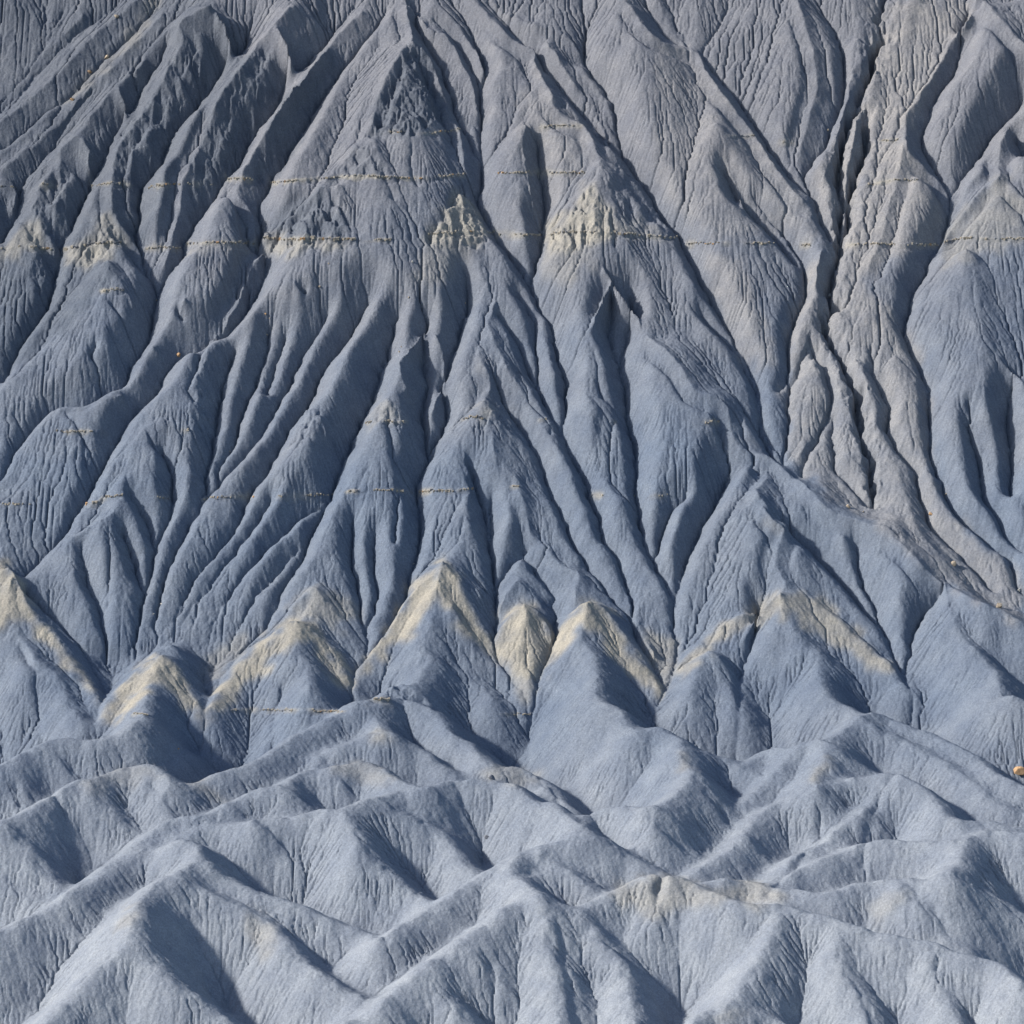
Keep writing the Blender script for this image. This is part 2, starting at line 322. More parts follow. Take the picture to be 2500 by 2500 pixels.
22 F h=-1.5,3 ; 610 1200 700 1100 800 1020 900 950 980 890 1080 830 1180 720 1260 630
22 V ; 590 1195 660 1130 740 1080 860 950 860 850
22 V ; 1090 1020 1120 900 1190 800
22 F h=0,5 ; 450 780 520 720 620 620 720 510 800 455 880 448 910 455
22 F h=5,1 ; 910 455 1000 520 1100 590 1190 625
22 F h=4.5,4.5 ; 880 455 890 550 830 610 850 680
22 F h=.5,3 ; 470 575 590 490 650 475 720 510
22 F h=4.5,-1 ; 130 460 250 500 380 540 480 600 580 640
22 F h=4.5,-2 ; 215 615 260 720 340 820 390 900
22 F h=4.5,2 ; 1070 322 1180 305 1240 330 1340 370 1400 390 1500 440 1680 520 1760 600 1850 640 1950 680
22 F h=4.5,0 ; 1070 322 1150 370 1280 430 1420 500 1550 580 1680 680 1780 770 1860 800 1950 830
22 F h=4.5,4.5 ; 1080 330 1000 380 930 430 905 455
22 F h=4,1 ; 1780 195 1850 240 1950 290
22 V ; 1350 230 1330 350 1420 420
"""

rng = np.random.default_rng(7)
f32 = np.float32
X0, X1, Y0, Y1, DX = -122.0, 122.0, 600.0, 904.0, 0.2075
NX, NY = int(round((X1 - X0) / DX)) + 1, int(round((Y1 - Y0) / DX)) + 1


def base(y):
    """mean ground (gully level): gentle apron, then the long mountain slope"""
    t = np.asarray(y, float) - FOOT_Y
    s = np.logaddexp(0, (t - 6) / 7.0) * 7.0
    return 0.13 * t + 0.55 * s + 0.0006 * np.maximum(t - 10, 0) ** 2


def ray(u, v):
    a, b = (u - 1250.0) * PXM, (1250.0 - v) * PXM
    d = np.stack([a, DIST * math.cos(PITCH) + b * math.sin(PITCH),
                  -DIST * math.sin(PITCH) + b * math.cos(PITCH)], -1)
    return d


def hit_base(u, v, h):
    """points where the sight lines meet the mean slope raised by h"""
    d = ray(u, v)
    lo, hi = np.full(len(u), 540.0), np.full(len(u), 980.0)
    for _ in range(40):
        m = (lo + hi) / 2
        z = CAM_Z + d[:, 2] / d[:, 1] * m
        up = z > base(m) + h
        lo = np.where(up, m, lo)
        hi = np.where(up, hi, m)
    y = (lo + hi) / 2
    return d[:, 0] / d[:, 1] * y, y


def smooth_poly(p, step):
    """Catmull-Rom through the points, resampled about every `step` source pixels"""
    p = np.asarray(p, float)
    out = []
    q = np.vstack([2 * p[0] - p[1], p, 2 * p[-1] - p[-2]])
    for i in range(1, len(q) - 2):
        n = max(2, int(np.hypot(*(q[i + 1] - q[i])) / step))
        t = np.linspace(0, 1, n, endpoint=False)[:, None]
        a, b, c, d = q[i - 1], q[i], q[i + 1], q[i + 2]
        # tension 0.5 keeps the kinks of the survey readable
        m1, m2 = (c - a) * 0.33, (d - b) * 0.33
        lim = np.hypot(*(c - b))
        for m in (m1, m2):
            l = np.hypot(*m)
            if l > lim:
                m *= lim / l
        out.append((2 * t**3 - 3 * t**2 + 1) * b + (t**3 - 2 * t**2 + t) * m1
                   + (-2 * t**3 + 3 * t**2) * c + (t**3 - t**2) * m2)
    out.append(p[-1:])
    return np.vstack(out)


def parse():
    res = []
    for ln in LINES.strip().splitlines():
        if not ln.strip() or ln.startswith('#'):
            continue
        head, pts = ln.split(';')
        hd = head.split()
        o = {'kind': hd[1], 'm': 1.0, 'h': None}
        for t in hd[2:]:
            k, val = t.split('=')
            o[k] = [float(x) for x in val.split(',')] if k == 'h' else float(val)
        c, r = int(hd[0][0]), int(hd[0][1])
        a = np.array([float(x) for x in pts.split()]).reshape(-1, 2) * (900 / 1932.0)
        a += np.array([c * 800.0, r * 800.0])
        o['px'] = smooth_poly(a, 5.0)
        res.append(o)
    return res


def wiggle(n, amp, scale, r):
    """smooth 1-D noise"""
    k = max(4, int(n / scale) + 3)
    c = r.normal(0, 1, k)
    t = np.linspace(0, k - 1.001, n)
    i = t.astype(int)
    f = t - i
    f = f * f * (3 - 2 * f)
    return amp * (c[i] * (1 - f) + c[i + 1] * f)


def min_dist(px, py, qx, qy, add=None):
    """distance of each p to the nearest q (chunked); returns min(d + add)"""
    out = np.empty(len(px), f32)
    qx, qy = qx.astype(f32), qy.astype(f32)
    for i in range(0, len(px), 4000):
        d = np.hypot(px[i:i + 4000, None].astype(f32) - qx, py[i:i + 4000, None].astype(f32) - qy)
        out[i:i + 4000] = d.min(1)
    return out


def both_sides(px, py):
    """distance from a crest to the nearest gully and to the nearest gully on its other side"""
    a, b = np.empty(len(px)), np.empty(len(px))
    qx, qy, qh = vx[::2].astype(f32), vy[::2].astype(f32), vh[::2]
    c = np.empty(len(px))
    for i in range(0, len(px), 1000):
        dx, dy = qx - px[i:i + 1000, None].astype(f32), qy - py[i:i + 1000, None].astype(f32)
        d = np.hypot(dx, dy)
        k = d.argmin(1)
        r = np.arange(len(k))
        a[i:i + 1000] = d[r, k]
        c[i:i + 1000] = qh[k]
        ok = dx * dx[r, k][:, None] + dy * dy[r, k][:, None] < -0.3 * d * d[r, k][:, None]
        b[i:i + 1000] = np.where(ok, d, 99).min(1)
    return np.minimum(a, 9), np.minimum(b, 13), c


SLOPE = 0.70
FLANK = 1.0
CRACK = 0.20
SIDE = 0.31
lines = parse()
valleys = [o for o in lines if o['kind'] == 'V']
ridges = [o for o in lines if o['kind'] != 'V']
lr = np.random.default_rng(11)
for o in lines:
    n = len(o['px'])
    a = 2.2 if o['kind'] == 'V' else 1.6
    o['px'] = o['px'] + np.stack([wiggle(n, a, 5, lr) + wiggle(n, .8 * a, 2, lr), wiggle(n, a * .5, 5, lr)], -1)
    s = np.linspace(0, 1, n)
    if o['h'] is not None:
        o['hh'] = np.interp(s, np.linspace(0, 1, len(o['h'])), o['h'])
    else:
        o['hh'] = np.zeros(n)
    o['h0'] = o['hh']
    o['x'], o['y'] = hit_base(o['px'][:, 0], o['px'][:, 1], o['hh'])
for it in range(2):
    for o in valleys:
        if it == 1 and o['kind'] == 'V' and o['h'] is None and o['px'][0, 1] > 30 and 20 < o['px'][0, 0] < 2480:
            # a gully that begins on open hillside starts at the height of that hillside
            ox = np.concatenate([q['x'][::2] for q in valleys if q is not o])
            oy = np.concatenate([q['y'][::2] for q in valleys if q is not o])
            d = min_dist(o['x'][:1], o['y'][:1], ox, oy)[0]
            if d > 1.5:
                s_ = np.concatenate([[0], np.cumsum(np.hypot(np.diff(o['x']), np.diff(o['y'])))])
                o['hh'] = min(0.42 * d, 2.6) * np.maximum(0, 1 - s_ / min(11.0, .6 * s_[-1])) ** 1.3
                o['x'], o['y'] = hit_base(o['px'][:, 0], o['px'][:, 1], o['hh'])
vx = np.concatenate([o['x'] for o in valleys])
vy = np.concatenate([o['y'] for o in valleys])
vh = np.concatenate([np.maximum(o['hh'], 0) for o in valleys])
for it in range(3):
    for o in ridges:
        if o['kind'] == 'R' and o['h'] is not None:
            # a small spur stands on the hillside: its height is above the slope between the gullies
            d = min_dist(o['x'], o['y'], vx, vy)
            o['hh'] = np.minimum(SIDE * np.minimum(d, 6.5) + 0.55 * o['h0'], 1.15 * d + 0.3)
            o['x'], o['y'] = hit_base(o['px'][:, 0], o['px'][:, 1], o['hh'])
        elif o['kind'] == 'R':
            d1, d2, h1 = both_sides(o['x'], o['y'])
            h = h1 + np.minimum(0.50 * d1 + 0.33 * d2, 1.5 * d1) * o['m'] * SLOPE
            k = 9
            h = np.convolve(np.pad(h, k, mode='edge'), np.ones(2 * k + 1) / (2 * k + 1), 'valid')
            o['hh'] = h
            o['x'], o['y'] = hit_base(o['px'][:, 0], o['px'][:, 1], h)
for it in range(3):
    for o in ridges:
        if o['kind'] == 'R' and o['h'] is not None:
            continue
        oth = [q for q in ridges if q is not o and (q['kind'] == 'F' or q['h'] is None)]
        ox = np.concatenate([q['x'][::2] for q in oth])
        oy = np.concatenate([q['y'][::2] for q in oth])
        oh = np.concatenate([q['hh'][::2] for q in oth]) + base(oy)
        d2 = (o['x'][:, None] - ox) ** 2 + (o['y'][:, None] - oy) ** 2
        c = (oh - FLANK * (np.sqrt(d2 + 1) - 1)).max(1) - base(o['y'])
        # a spur lower than the hillside of its neighbours still stands a little out of it
        e = o['h0'] - c
        if o['kind'] == 'R':
            o['hh'] = np.maximum(o['hh'], c + 0.15)
            o['x'], o['y'] = hit_base(o['px'][:, 0], o['px'][:, 1], o['hh'])
            continue
        want = c + np.where(e > 1.2, e, 0.4 + 0.8 / (1 + np.exp(-(e - 0.4) * 1.6)))
        n = 7
        want = np.convolve(np.pad(want, n, mode='edge'), np.ones(2 * n + 1) / (2 * n + 1), 'valid')
        o['hh'] = 0.5 * o['hh'] + 0.5 * np.maximum(o['h0'], want)
        o['x'], o['y'] = hit_base(o['px'][:, 0], o['px'][:, 1], o['hh'])
for o in ridges:
    n = len(o['x'])
    o['hh'] = o['hh'] + wiggle(n, 0.16, 5, lr) + wiggle(n, 0.09, 2, lr)


# ------------------------------------------------------------------ height field (metres above the mean slope)
def grid(step):
    nx, ny = int(round((X1 - X0) / step)) + 1, int(round((Y1 - Y0) / step)) + 1
    return nx, ny


def bilinear(a, fy, fx):
    iy = np.clip(fy.astype(np.int32), 0, a.shape[0] - 2)
    ix = np.clip(fx.astype(np.int32), 0, a.shape[1] - 2)
    ty, tx = (fy - iy).astype(f32), (fx - ix).astype(f32)
    return ((a[iy, ix] * (1 - tx) + a[iy, ix + 1] * tx) * (1 - ty)
            + (a[iy + 1, ix] * (1 - tx) + a[iy + 1, ix + 1] * tx) * ty)


def resize(a, ny, nx):
    fy = np.linspace(0, a.shape[0] - 1, ny)
    fx = np.linspace(0, a.shape[1] - 1, nx)
    iy = np.clip(fy.astype(int), 0, a.shape[0] - 2)
    ix = np.clip(fx.astype(int), 0, a.shape[1] - 2)
    ty, tx = (fy - iy).astype(f32)[:, None], (fx - ix).astype(f32)[None]
    r = a[iy] * (1 - ty) + a[iy + 1] * ty
    return r[:, ix] * (1 - tx) + r[:, ix + 1] * tx


def vnoise(step, seed, aniso=1.0):
    """smooth value noise on the full grid, about `step` metres between knots"""
    r = np.random.default_rng(seed)
    ny, nx = int((Y1 - Y0) / step) + 4, int((X1 - X0) / (step * aniso)) + 4
    a = r.normal(0, 1, (ny, nx)).astype(f32)
    fy = np.linspace(0, ny - 1.01, NY)
    fx = np.linspace(0, nx - 1.01, NX)
    iy, ix = fy.astype(int), fx.astype(int)
    ty, tx = (fy - iy).astype(f32), (fx - ix).astype(f32)
    ty, tx = (ty * ty * (3 - 2 * ty))[:, None], (tx * tx * (3 - 2 * tx))[None]
    r0 = a[iy] * (1 - ty) + a[np.minimum(iy + 1, ny - 1)] * ty
    return r0[:, ix] * (1 - tx) + r0[:, np.minimum(ix + 1, nx - 1)] * tx


ZONES = """
# kind weight soft ; tile pts   (patches of colour or of crumbling rock, outlined on the survey sheets)
tan 1 ; 01 -40 1240 40 1245 90 1305 125 1390 160 1465 205 1540 285 1590 335 1690 375 1750 435 1830 540 1960 480 1930 330 1760 200 1600 130 1520 60 1500 0 1560 -40 1580
tan 1 ; 01 850 1715 930 1830 1060 1990 1050 2060 980 2010 870 1900 800 1860 770 1920 640 2020 540 2060 520 2050 560 1985 620 1905 700 1825 780 1745
tan 1 ; 01 1560 1520 1500 1545 1420 1612 1330 1685 1260 1755 1200 1845 1130 1925 1080 2010 1090 2050 1180 1960 1300 1850 1420 1740 1510 1700 1540 1640 1600 1650 1650 1720 1720 1790 1780 1880 1845 1900 1845 1850 1800 1785 1740 1700 1690 1618 1620 1556
tan 1 ; 11 605 1205 570 1272 500 1325 430 1405 370 1495 310 1595 240 1685 150 1805 140 1850 250 1760 380 1640 480 1560 540 1470 570 1420 640 1490 720 1600 800 1700 880 1770 890 1740 865 1670 785 1540 745 1450 715 1395 690 1320 645 1265
tan .95 ; 11 1030 1428 965 1480 905 1570 880 1650 890 1740 960 1800 1050 1850 1130 1800 1170 1720 1188 1640 1155 1570 1105 1480
tan .5 ; 11 890 1740 960 1850 1050 1990 1090 1880 1170 1720 1050 1840
tan 1 ; 11 1370 1420 1310 1460 1250 1560 1190 1665 1170 1740 1180 1750 1250 1650 1330 1560 1370 1560 1440 1640 1520 1760 1620 1850 1740 1930 1765 1895 1695 1810 1625 1720 1555 1610 1495 1520 1435 1446
tan .6 ; 11 1620 1640 1680 1730 1750 1840 1780 1900 1830 1780 1820 1650 1700 1600
tan .75 ; 21 650 1376 540 1464 430 1520 330 1570 230 1650 150 1730 105 1800 140 1810 260 1700 420 1590 560 1560 660 1480 720 1500 820 1570 920 1650 1000 1700 1150 1770 1260 1830 1250 1780 1155 1700 1045 1600 965 1520 875 1440 770 1386
tan .5 ; 01 1655 1350 1600 1395 1510 1500 1600 1520 1700 1560 1900 1560 1850 1450 1740 1400
tan .4 ; 01 1060 1800 1100 1700 1240 1600 1330 1600 1290 1680 1180 1800 1090 1900
tan .8 ; 10 710 1000 620 1085 555 1210 505 1260 560 1310 640 1300 780 1290 850 1220 790 1120
tan .8 ; 10 1380 965 1245 1110 1155 1220 1140 1290 1250 1320 1420 1290 1500 1230 1490 1150 1430 1050
tan .4 ; 10 1500 1150 1640 1180 1840 1260 1700 1260 1500 1240
tan .6 ; 00 590 1110 480 1230 330 1310 340 1370 450 1400 600 1310 700 1290 640 1200
tan .6 ; 00 1380 1230 1370 1310 1600 1320 1840 1310 1850 1260 1700 1250
tan .3 ; 00 970 1280 970 1340 1150 1330 1340 1340 1340 1270
tan .6 ; 00 100 1200 0 1310 0 1400 120 1340 280 1340 260 1250 190 1150
tan .35 ; 00 860 0 790 110 700 230 600 340 500 430 400 540 340 530 460 400 560 300 680 160 770 0
buff .6 ; 20 1250 0 1200 250 1150 400 1080 560 1120 760 1100 950 1030 1200 1000 1300 1080 1450 1180 1480 1230 1350 1350 1300 1480 1290 1540 1100 1400 900 1300 750 1400 500 1550 250 1650 50 1640 0
buff .5 ; 20 1150 0 1130 400 1000 700 800 950 920 1250 700 1650 690 1932 1400 1932 1300 1700 1080 1480 1010 1250 1100 900 1110 650 1190 300 1210 0
buff .5 ; 21 690 0 680 640 800 800 1000 950 1150 1020 1350 1200 1500 1330 1800 1480 1932 1560 1932 1400 1870 1280 1600 1050 1500 880 1440 650 1430 350 1300 100 1200 0
tan .4 ; 20 1800 915 1700 1000 1590 1130 1490 1280 1500 1400 1640 1350 1700 1300 1932 1300 1932 1050
buff .4 ; 20 250 1280 300 1500 450 1900 650 1932 600 1700 440 1350
buff .3 ; 20 0 190 130 250 320 430 600 820 800 1050 870 1250 600 1250 300 1250 0 1000
buff .25 ; 10 1080 250 1000 600 1040 1100 1130 1230 1340 800 1420 830 1350 660 1180 550
tan .5 ; 12 1480 1240 1640 1165 1740 1140 1932 1185 1932 1350 1700 1380 1560 1300
tan .45 ; 22 0 1145 180 1175 420 1285 300 1330 0 1330
tan .5 ; 22 400 1175 480 1162 560 1190 690 1290 560 1305 430 1290 280 1235
tan .4 ; 12 780 640 880 588 1000 588 1120 645 1000 690 860 660
tan .6 ; 12 220 235 290 222 350 240 330 262 240 250
tan .5 ; 12 200 400 290 382 350 425 260 430
tan .35 ; 12 0 560 180 560 290 590 360 640 300 690 100 640
tan .25 ; 02 380 680 700 578 850 605 890 645 700 690 480 720
tan .4 ; 02 960 690 1060 640 1200 780 1050 740
tan .4 ; 22 105 505 185 500 235 620 150 580
tan .5 ; 22 820 580 910 545 940 600 850 640
tan .4 ; 02 1300 1320 1430 1400 1470 1560 1350 1560 1260 1420
tan .4 ; 02 660 1320 720 1300 760 1340 700 1400 620 1440
tan .3 ; 22 1240 1225 1340 1240 1300 1300 1150 1400 1100 1300
tan .3 ; 22 380 1830 520 1840 500 1910 260 1920
tan .5 ; 21 560 1000 690 1040 660 1080 580 1040
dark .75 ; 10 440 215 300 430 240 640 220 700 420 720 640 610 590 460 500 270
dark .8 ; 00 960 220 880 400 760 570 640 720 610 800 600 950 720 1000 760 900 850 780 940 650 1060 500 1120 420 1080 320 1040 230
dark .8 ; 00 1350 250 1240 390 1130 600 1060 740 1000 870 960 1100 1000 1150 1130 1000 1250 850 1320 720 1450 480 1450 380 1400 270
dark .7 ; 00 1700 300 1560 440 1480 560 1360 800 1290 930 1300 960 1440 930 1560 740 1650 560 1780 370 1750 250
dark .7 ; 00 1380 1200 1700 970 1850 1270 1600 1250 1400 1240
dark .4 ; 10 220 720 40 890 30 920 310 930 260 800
rough 1 ; 10 440 215 300 430 240 640 220 700 420 720 640 610 590 460 500 270
rough .8 ; 10 220 720 40 890 30 920 310 930 260 800
rough .8 ; 10 710 1000 620 1085 555 1210 505 1260 560 1310 640 1300 780 1290 850 1220 790 1120
rough .8 ; 10 1380 965 1245 1110 1155 1220 1140 1290 1250 1320 1420 1290 1500 1230 1490 1150 1430 1050
rough .5 ; 10 1430 850 1490 1150 1640 1180 1840 1260 1700 1060 1550 880
rough .7 ; 00 960 220 880 400 760 570 640 720 610 800 600 950 720 1000 760 900 850 780 940 650 1060 500 1120 420 1080 320 1040 230
rough .7 ; 00 1350 250 1240 390 1130 600 1060 740 1000 870 960 1100 1000 1150 1130 1000 1250 850 1320 720 1450 480 1450 380 1400 270
rough .6 ; 00 1700 300 1560 440 1480 560 1360 800 1290 930 1300 960 1440 930 1560 740 1650 560 1780 370 1750 250
rough .6 ; 00 200 980 170 1080 150 1300 230 1600 280 1400 290 1290 400 1100 380 960 320 850
rough .8 ; 00 590 1110 480 1230 330 1310 340 1370 450 1380 600 1310 700 1290 640 1200
rough .9 ; 00 1380 1230 1370 1310 1600 1320 1840 1310 1850 1260 1740 1030 1560 1100
rough .8 ; 00 1390 1320 1290 1470 1230 1640 1300 1600 1390 1460 1410 1350
rough .6 ; 01 400 520 350 600 440 730 475 650
rough .8 ; 01 1590 440 1540 600 1700 540 1680 440
rough .6 ; 01 1000 300 1060 150 1200 40 1190 120 1100 300 1080 470 980 540
rough .6 ; 11 310 370 200 500 430 560 430 480
rough .6 ; 11 820 380 700 560 740 560 950 490 900 410
rough .8 ; 12 260 200 350 145 450 155 550 250 480 260 350 200
rough .4 ; 20 1160 0 1090 500 950 900 870 1700 780 1932 1020 1900 1010 1500 1000 1200 1100 700 1210 200 1220 0
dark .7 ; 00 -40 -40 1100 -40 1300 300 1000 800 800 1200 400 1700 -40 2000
tan .3 ; 10 640 1060 520 1250 480 1400 420 1500 600 1480 720 1360 820 1300
tan .3 ; 10 1150 1220 1100 1400 1250 1500 1450 1350
tan .35 ; 11 290 370 190 500 350 500 430 500 390 430
tan .4 ; 11 800 390 730 490 830 500 900 420
tan .25 ; 11 780 80 800 170 850 250 790 240
"""
STEP0 = 0.8
nx0, ny0 = grid(STEP0)
gx, gy = np.meshgrid(np.linspace(X0, X1, nx0), np.linspace(Y0, Y1, ny0))
gx, gy = gx.ravel().astype(f32), gy.ravel().astype(f32)
gy2 = gy.reshape(ny0, nx0)


def mountain_weight(y, w=6.0):
    return 1 / (1 + np.exp(-(y - FOOT_Y - 12) / w))       # 1 on the mountain, 0 on the foothills


def distance_field(px, py, step, val=None):
    """distance to the nearest sample on a grid, by jump flooding"""
    nx, ny = grid(step)
    i = np.clip(np.round((py - Y0) / step).astype(int), 0, ny - 1)
    j = np.clip(np.round((px - X0) / step).astype(int), 0, nx - 1)
    sx = np.full((ny, nx), -1e4, f32)
    sy = np.full((ny, nx), -1e4, f32)
    sx[i, j] = (px - X0) / step
    sy[i, j] = (py - Y0) / step
    if val is not None:
        sv = np.zeros((ny, nx), f32)
        sv[i, j] = val
    cx, cy = np.arange(nx, dtype=f32)[None], np.arange(ny, dtype=f32)[:, None]
    d = (sx - cx) ** 2 + (sy - cy) ** 2
    k = 64
    while k >= 1:
        for a in (-k, 0, k):
            for b in (-k, 0, k):
                if a == 0 and b == 0:
                    continue
                t0, t1 = max(0, -a), ny - max(0, a)
                u0, u1 = max(0, -b), nx - max(0, b)
                qx, qy = sx[t0 + a:t1 + a, u0 + b:u1 + b], sy[t0 + a:t1 + a, u0 + b:u1 + b]
                nd = (qx - cx[:, u0:u1]) ** 2 + (qy - cy[t0:t1]) ** 2
                v = d[t0:t1, u0:u1]
                up = nd < v
                v[up] = nd[up]
                sx[t0:t1, u0:u1][up] = qx[up]
                sy[t0:t1, u0:u1][up] = qy[up]
                if val is not None:
                    sv[t0:t1, u0:u1][up] = sv[t0 + a:t1 + a, u0 + b:u1 + b][up]
        k //= 2
    return np.sqrt(d) * step if val is None else (np.sqrt(d) * step, sv)


def cones(group):
    """upper envelope of hillsides falling away from the crests"""
    px = np.concatenate([o['x'][::2] for o in group]).astype(f32)
    py = np.concatenate([o['y'][::2] for o in group]).astype(f32)
    ph = np.concatenate([o['hh'][::2] for o in group]).astype(f32) + base(py).astype(f32)
    wm = mountain_weight(py).astype(f32)
    a2 = (3.4 - 3.1 * wm) * np.concatenate([np.full(len(o['x'][::2]), o.get('a', 1.0), f32) for o in group])
    a1 = np.sqrt(a2)
    sl = (FLANK - 0.15 * wm).astype(f32)
    out = np.empty(len(gx), f32)
    for i in range(0, len(gx), 2000):
        d2 = (gx[i:i + 2000, None] - px) ** 2 + (gy[i:i + 2000, None] - py) ** 2
        out[i:i + 2000] = (ph - sl * (np.sqrt(d2 + a2) - a1)).max(1)
    return (out - base(gy)).astype(f32).reshape(ny0, nx0)


def blur_small(a):
    for _ in range(6):
        p = np.pad(a, 1, mode='edge')
        a = (p[:-2, 1:-1] + p[2:, 1:-1] + p[1:-1, :-2] + p[1:-1, 2:] + 4 * a) / 8
    return a


USE_SMALL = None
STEP1 = 0.4
nx1, ny1 = grid(STEP1)
dv, hv = distance_field(vx, vy, STEP1, vh)
hv = blur_small(hv)
big = [o for o in ridges if not (o['kind'] == 'R' and o['h'] is not None)]
small = [o for o in ridges if o['kind'] == 'R' and o['h'] is not None]
w_m = mountain_weight(np.linspace(Y0, Y1, ny1))[:, None].astype(f32)


mtn = [o for o in big]
dr, hr = distance_field(np.concatenate([o['x'] for o in mtn]), np.concatenate([o['y'] for o in mtn]), STEP1,
                        np.concatenate([o['hh'] for o in mtn]))
hr = blur_small(hr)


def make_target(cone):
    c = resize(cone, ny1, nx1)
    # straight hillsides between a crest and a gully; rounded swells where no crest was surveyed
    lin = hv + (hr - hv) * dv / (dv + dr + .05)
    far = np.clip((dr - 1.1 * dv - 1.0) / 3.0, 0, 1)
    auto = hv + SIDE * np.minimum(dv, 6.5)
    side = lin * (1 - far) + np.maximum(auto, lin) * far
    side = np.minimum(np.maximum(side, np.where(dr < 3, 0, c) if USE_SMALL is None else c), hv + 1.3 * dv)
    return (w_m * side + (1 - w_m) * np.maximum(c, -12.0)).astype(f32)


cone = cones(big)
target = make_target(cone)
for _ in range(2):
    for o in small:
        t = bilinear(target, (o['y'] - Y0) / STEP1, (o['x'] - X0) / STEP1)
        o['hh'] = t + 1.2 * o['h0']
        k = 5
        o['hh'] = np.convolve(np.pad(o['hh'], k, mode='edge'), np.ones(2 * k + 1) / (2 * k + 1), 'valid')
        o['x'], o['y'] = hit_base(o['px'][:, 0], o['px'][:, 1], o['hh'])
USE_SMALL = 1
target = np.maximum(target, np.where(w_m > .5, np.minimum(resize(cones(small), ny1, nx1), hv + 1.3 * dv), -99)).astype(f32)
lam = np.broadcast_to(w_m * 2.5 + (1 - w_m) * 1.5, target.shape).astype(f32)     # pull towards target, per m^2


def raster(step):
    nx, ny = grid(step)
    num, den = np.zeros(nx * ny), np.zeros(nx * ny)
    for o in lines:
        if o['kind'] == 'V':
            fo = resize(target, ny, nx)
        n = len(o['x'])
        k = max(1, int(0.5 / step)) + 1
        t = np.linspace(0, n - 1, n * k)
        x, y, h = (np.interp(t, np.arange(n), o[q]) for q in ('x', 'y', 'hh'))
        i = np.round((y - Y0) / step).astype(int)
        j = np.round((x - X0) / step).astype(int)
        ok = (i >= 0) & (i < ny) & (j >= 0) & (j < nx)
        idx = (i * nx + j)[ok]
        h = h[ok]
        if o['kind'] == 'V':
            # a gully never stands above the hillsides around it
            w = mountain_weight(y[ok], 4.0)
            h = w * np.maximum(h, -.4) + (1 - w) * (fo.ravel()[idx] - 0.8)
        wt = 0.05 if o['kind'] != 'V' else 1.0
        num += np.bincount(idx, h * wt, nx * ny)
        den += np.bincount(idx, minlength=nx * ny) * wt
    m = den > 0
    val = np.where(m, num / np.maximum(den, 1e-9), 0)
    return m.reshape(ny, nx), val.reshape(ny, nx).astype(f32)


def relax(z, m, val, tgt, lm, step, iters):
    l = lm * step * step
    inv = 1 / (4 + l)
    lt = l * tgt
    for _ in range(iters):
        p = np.pad(z, 1, mode='edge')
        zn = (p[:-2, 1:-1] + p[2:, 1:-1] + p[1:-1, :-2] + p[1:-1, 2:] + lt) * inv
        z = np.where(m, val, zn)
    return z


z = None
for step, iters in ((3.2, 250), (1.6, 200), (0.8, 160), (0.4, 80), (DX, 40)):
    nx, ny = grid(step)
    m, val = raster(step)
    tg, lm = resize(target, ny, nx), resize(lam, ny, nx)
    z = tg.copy() if z is None else resize(z, ny, nx)
    z = relax(z, m, val, tg, lm, step, iters)
yy = np.linspace(Y0, Y1, NY)
xx = np.linspace(X0, X1, NX)
H = (z + base(yy)[:, None]).astype(f32)
w_mt = (1 / (1 + np.exp(-(yy - FOOT_Y - 4) / 8.0))).astype(f32)[:, None]


def blur(a, n):
    for _ in range(n):
        p = np.pad(a, 1, mode='edge')
        a = (p[:-2, 1:-1] + p[2:, 1:-1] + 2 * a) * 0.25
        p = np.pad(a, 1, mode='edge')
        a = (p[1:-1, :-2] + p[1:-1, 2:] + 2 * a) * 0.25
    return a


H0 = H.copy()


def project(X, Y, Z):
    """survey-sheet coordinates of ground points"""
    dy, dz = Y, Z - CAM_Z
    dep = dy * math.cos(PITCH) - dz * math.sin(PITCH)
    up = dy * math.sin(PITCH) + dz * math.cos(PITCH)
    return 1250 + X / dep * DIST / PXM, 1250 - up / dep * DIST / PXM


def inside(u, v, poly):
    c = np.zeros(u.shape, bool)
    n = len(poly)
    for i in range(n):
        (x1, y1), (x2, y2) = poly[i], poly[i - 1]
        if y1 == y2:
            continue
        c ^= ((y1 > v) != (y2 > v)) & (u < (x2 - x1) * (v - y1) / (y2 - y1) + x1)
    return c


zone_list = []
for ln in ZONES.strip().splitlines():
    if ln.startswith('#') or not ln.strip():
        continue
    hd, pts = ln.split(';')
    kind, wt = hd.split()[:2]
    p = pts.split()
    q = np.array([float(t) for t in p[1:]]).reshape(-1, 2) * (900 / 1932.0)
    q += np.array([int(p[0][0]) * 800.0, int(p[0][1]) * 800.0])
    zone_list.append((kind, float(wt), q))


def zone_mask(kind, u, v, Y):
    m = np.zeros(u.shape, f32)
    for k, wt, q in zone_list:
        if k != kind:
            continue
        a, b = q.min(0), q.max(0)
        s = (u > a[0]) & (u < b[0]) & (v > a[1]) & (v < b[1])
        ii = np.nonzero(s)
        if len(ii[0]) == 0:
            continue
        c = inside(u[ii], v[ii], q)
        if kind == 'tan' and 1340 < a[1] < 1650 and c.any():
            # the caps of the front peaks: leave out the slope that lies behind them
            yq = Y[ii][c]
            c &= Y[ii] < np.percentile(yq, 4) + CAP_DEPTH
        m[ii] = np.maximum(m[ii], c * f32(wt))
    return m


CAP_DEPTH = 34.0
n_mid = vnoise(2.0, 21) * 7 + vnoise(.7, 22) * 4
n_mid2 = vnoise(2.0, 23) * 7 + vnoise(.7, 24) * 4
UU, VV = project(xx[None].astype(f32), yy[:, None].astype(f32), H)
YY = np.broadcast_to(yy[:, None].astype(f32), H.shape)
rough = blur(zone_mask('rough', UU + n_mid, VV + n_mid2, YY), 6)

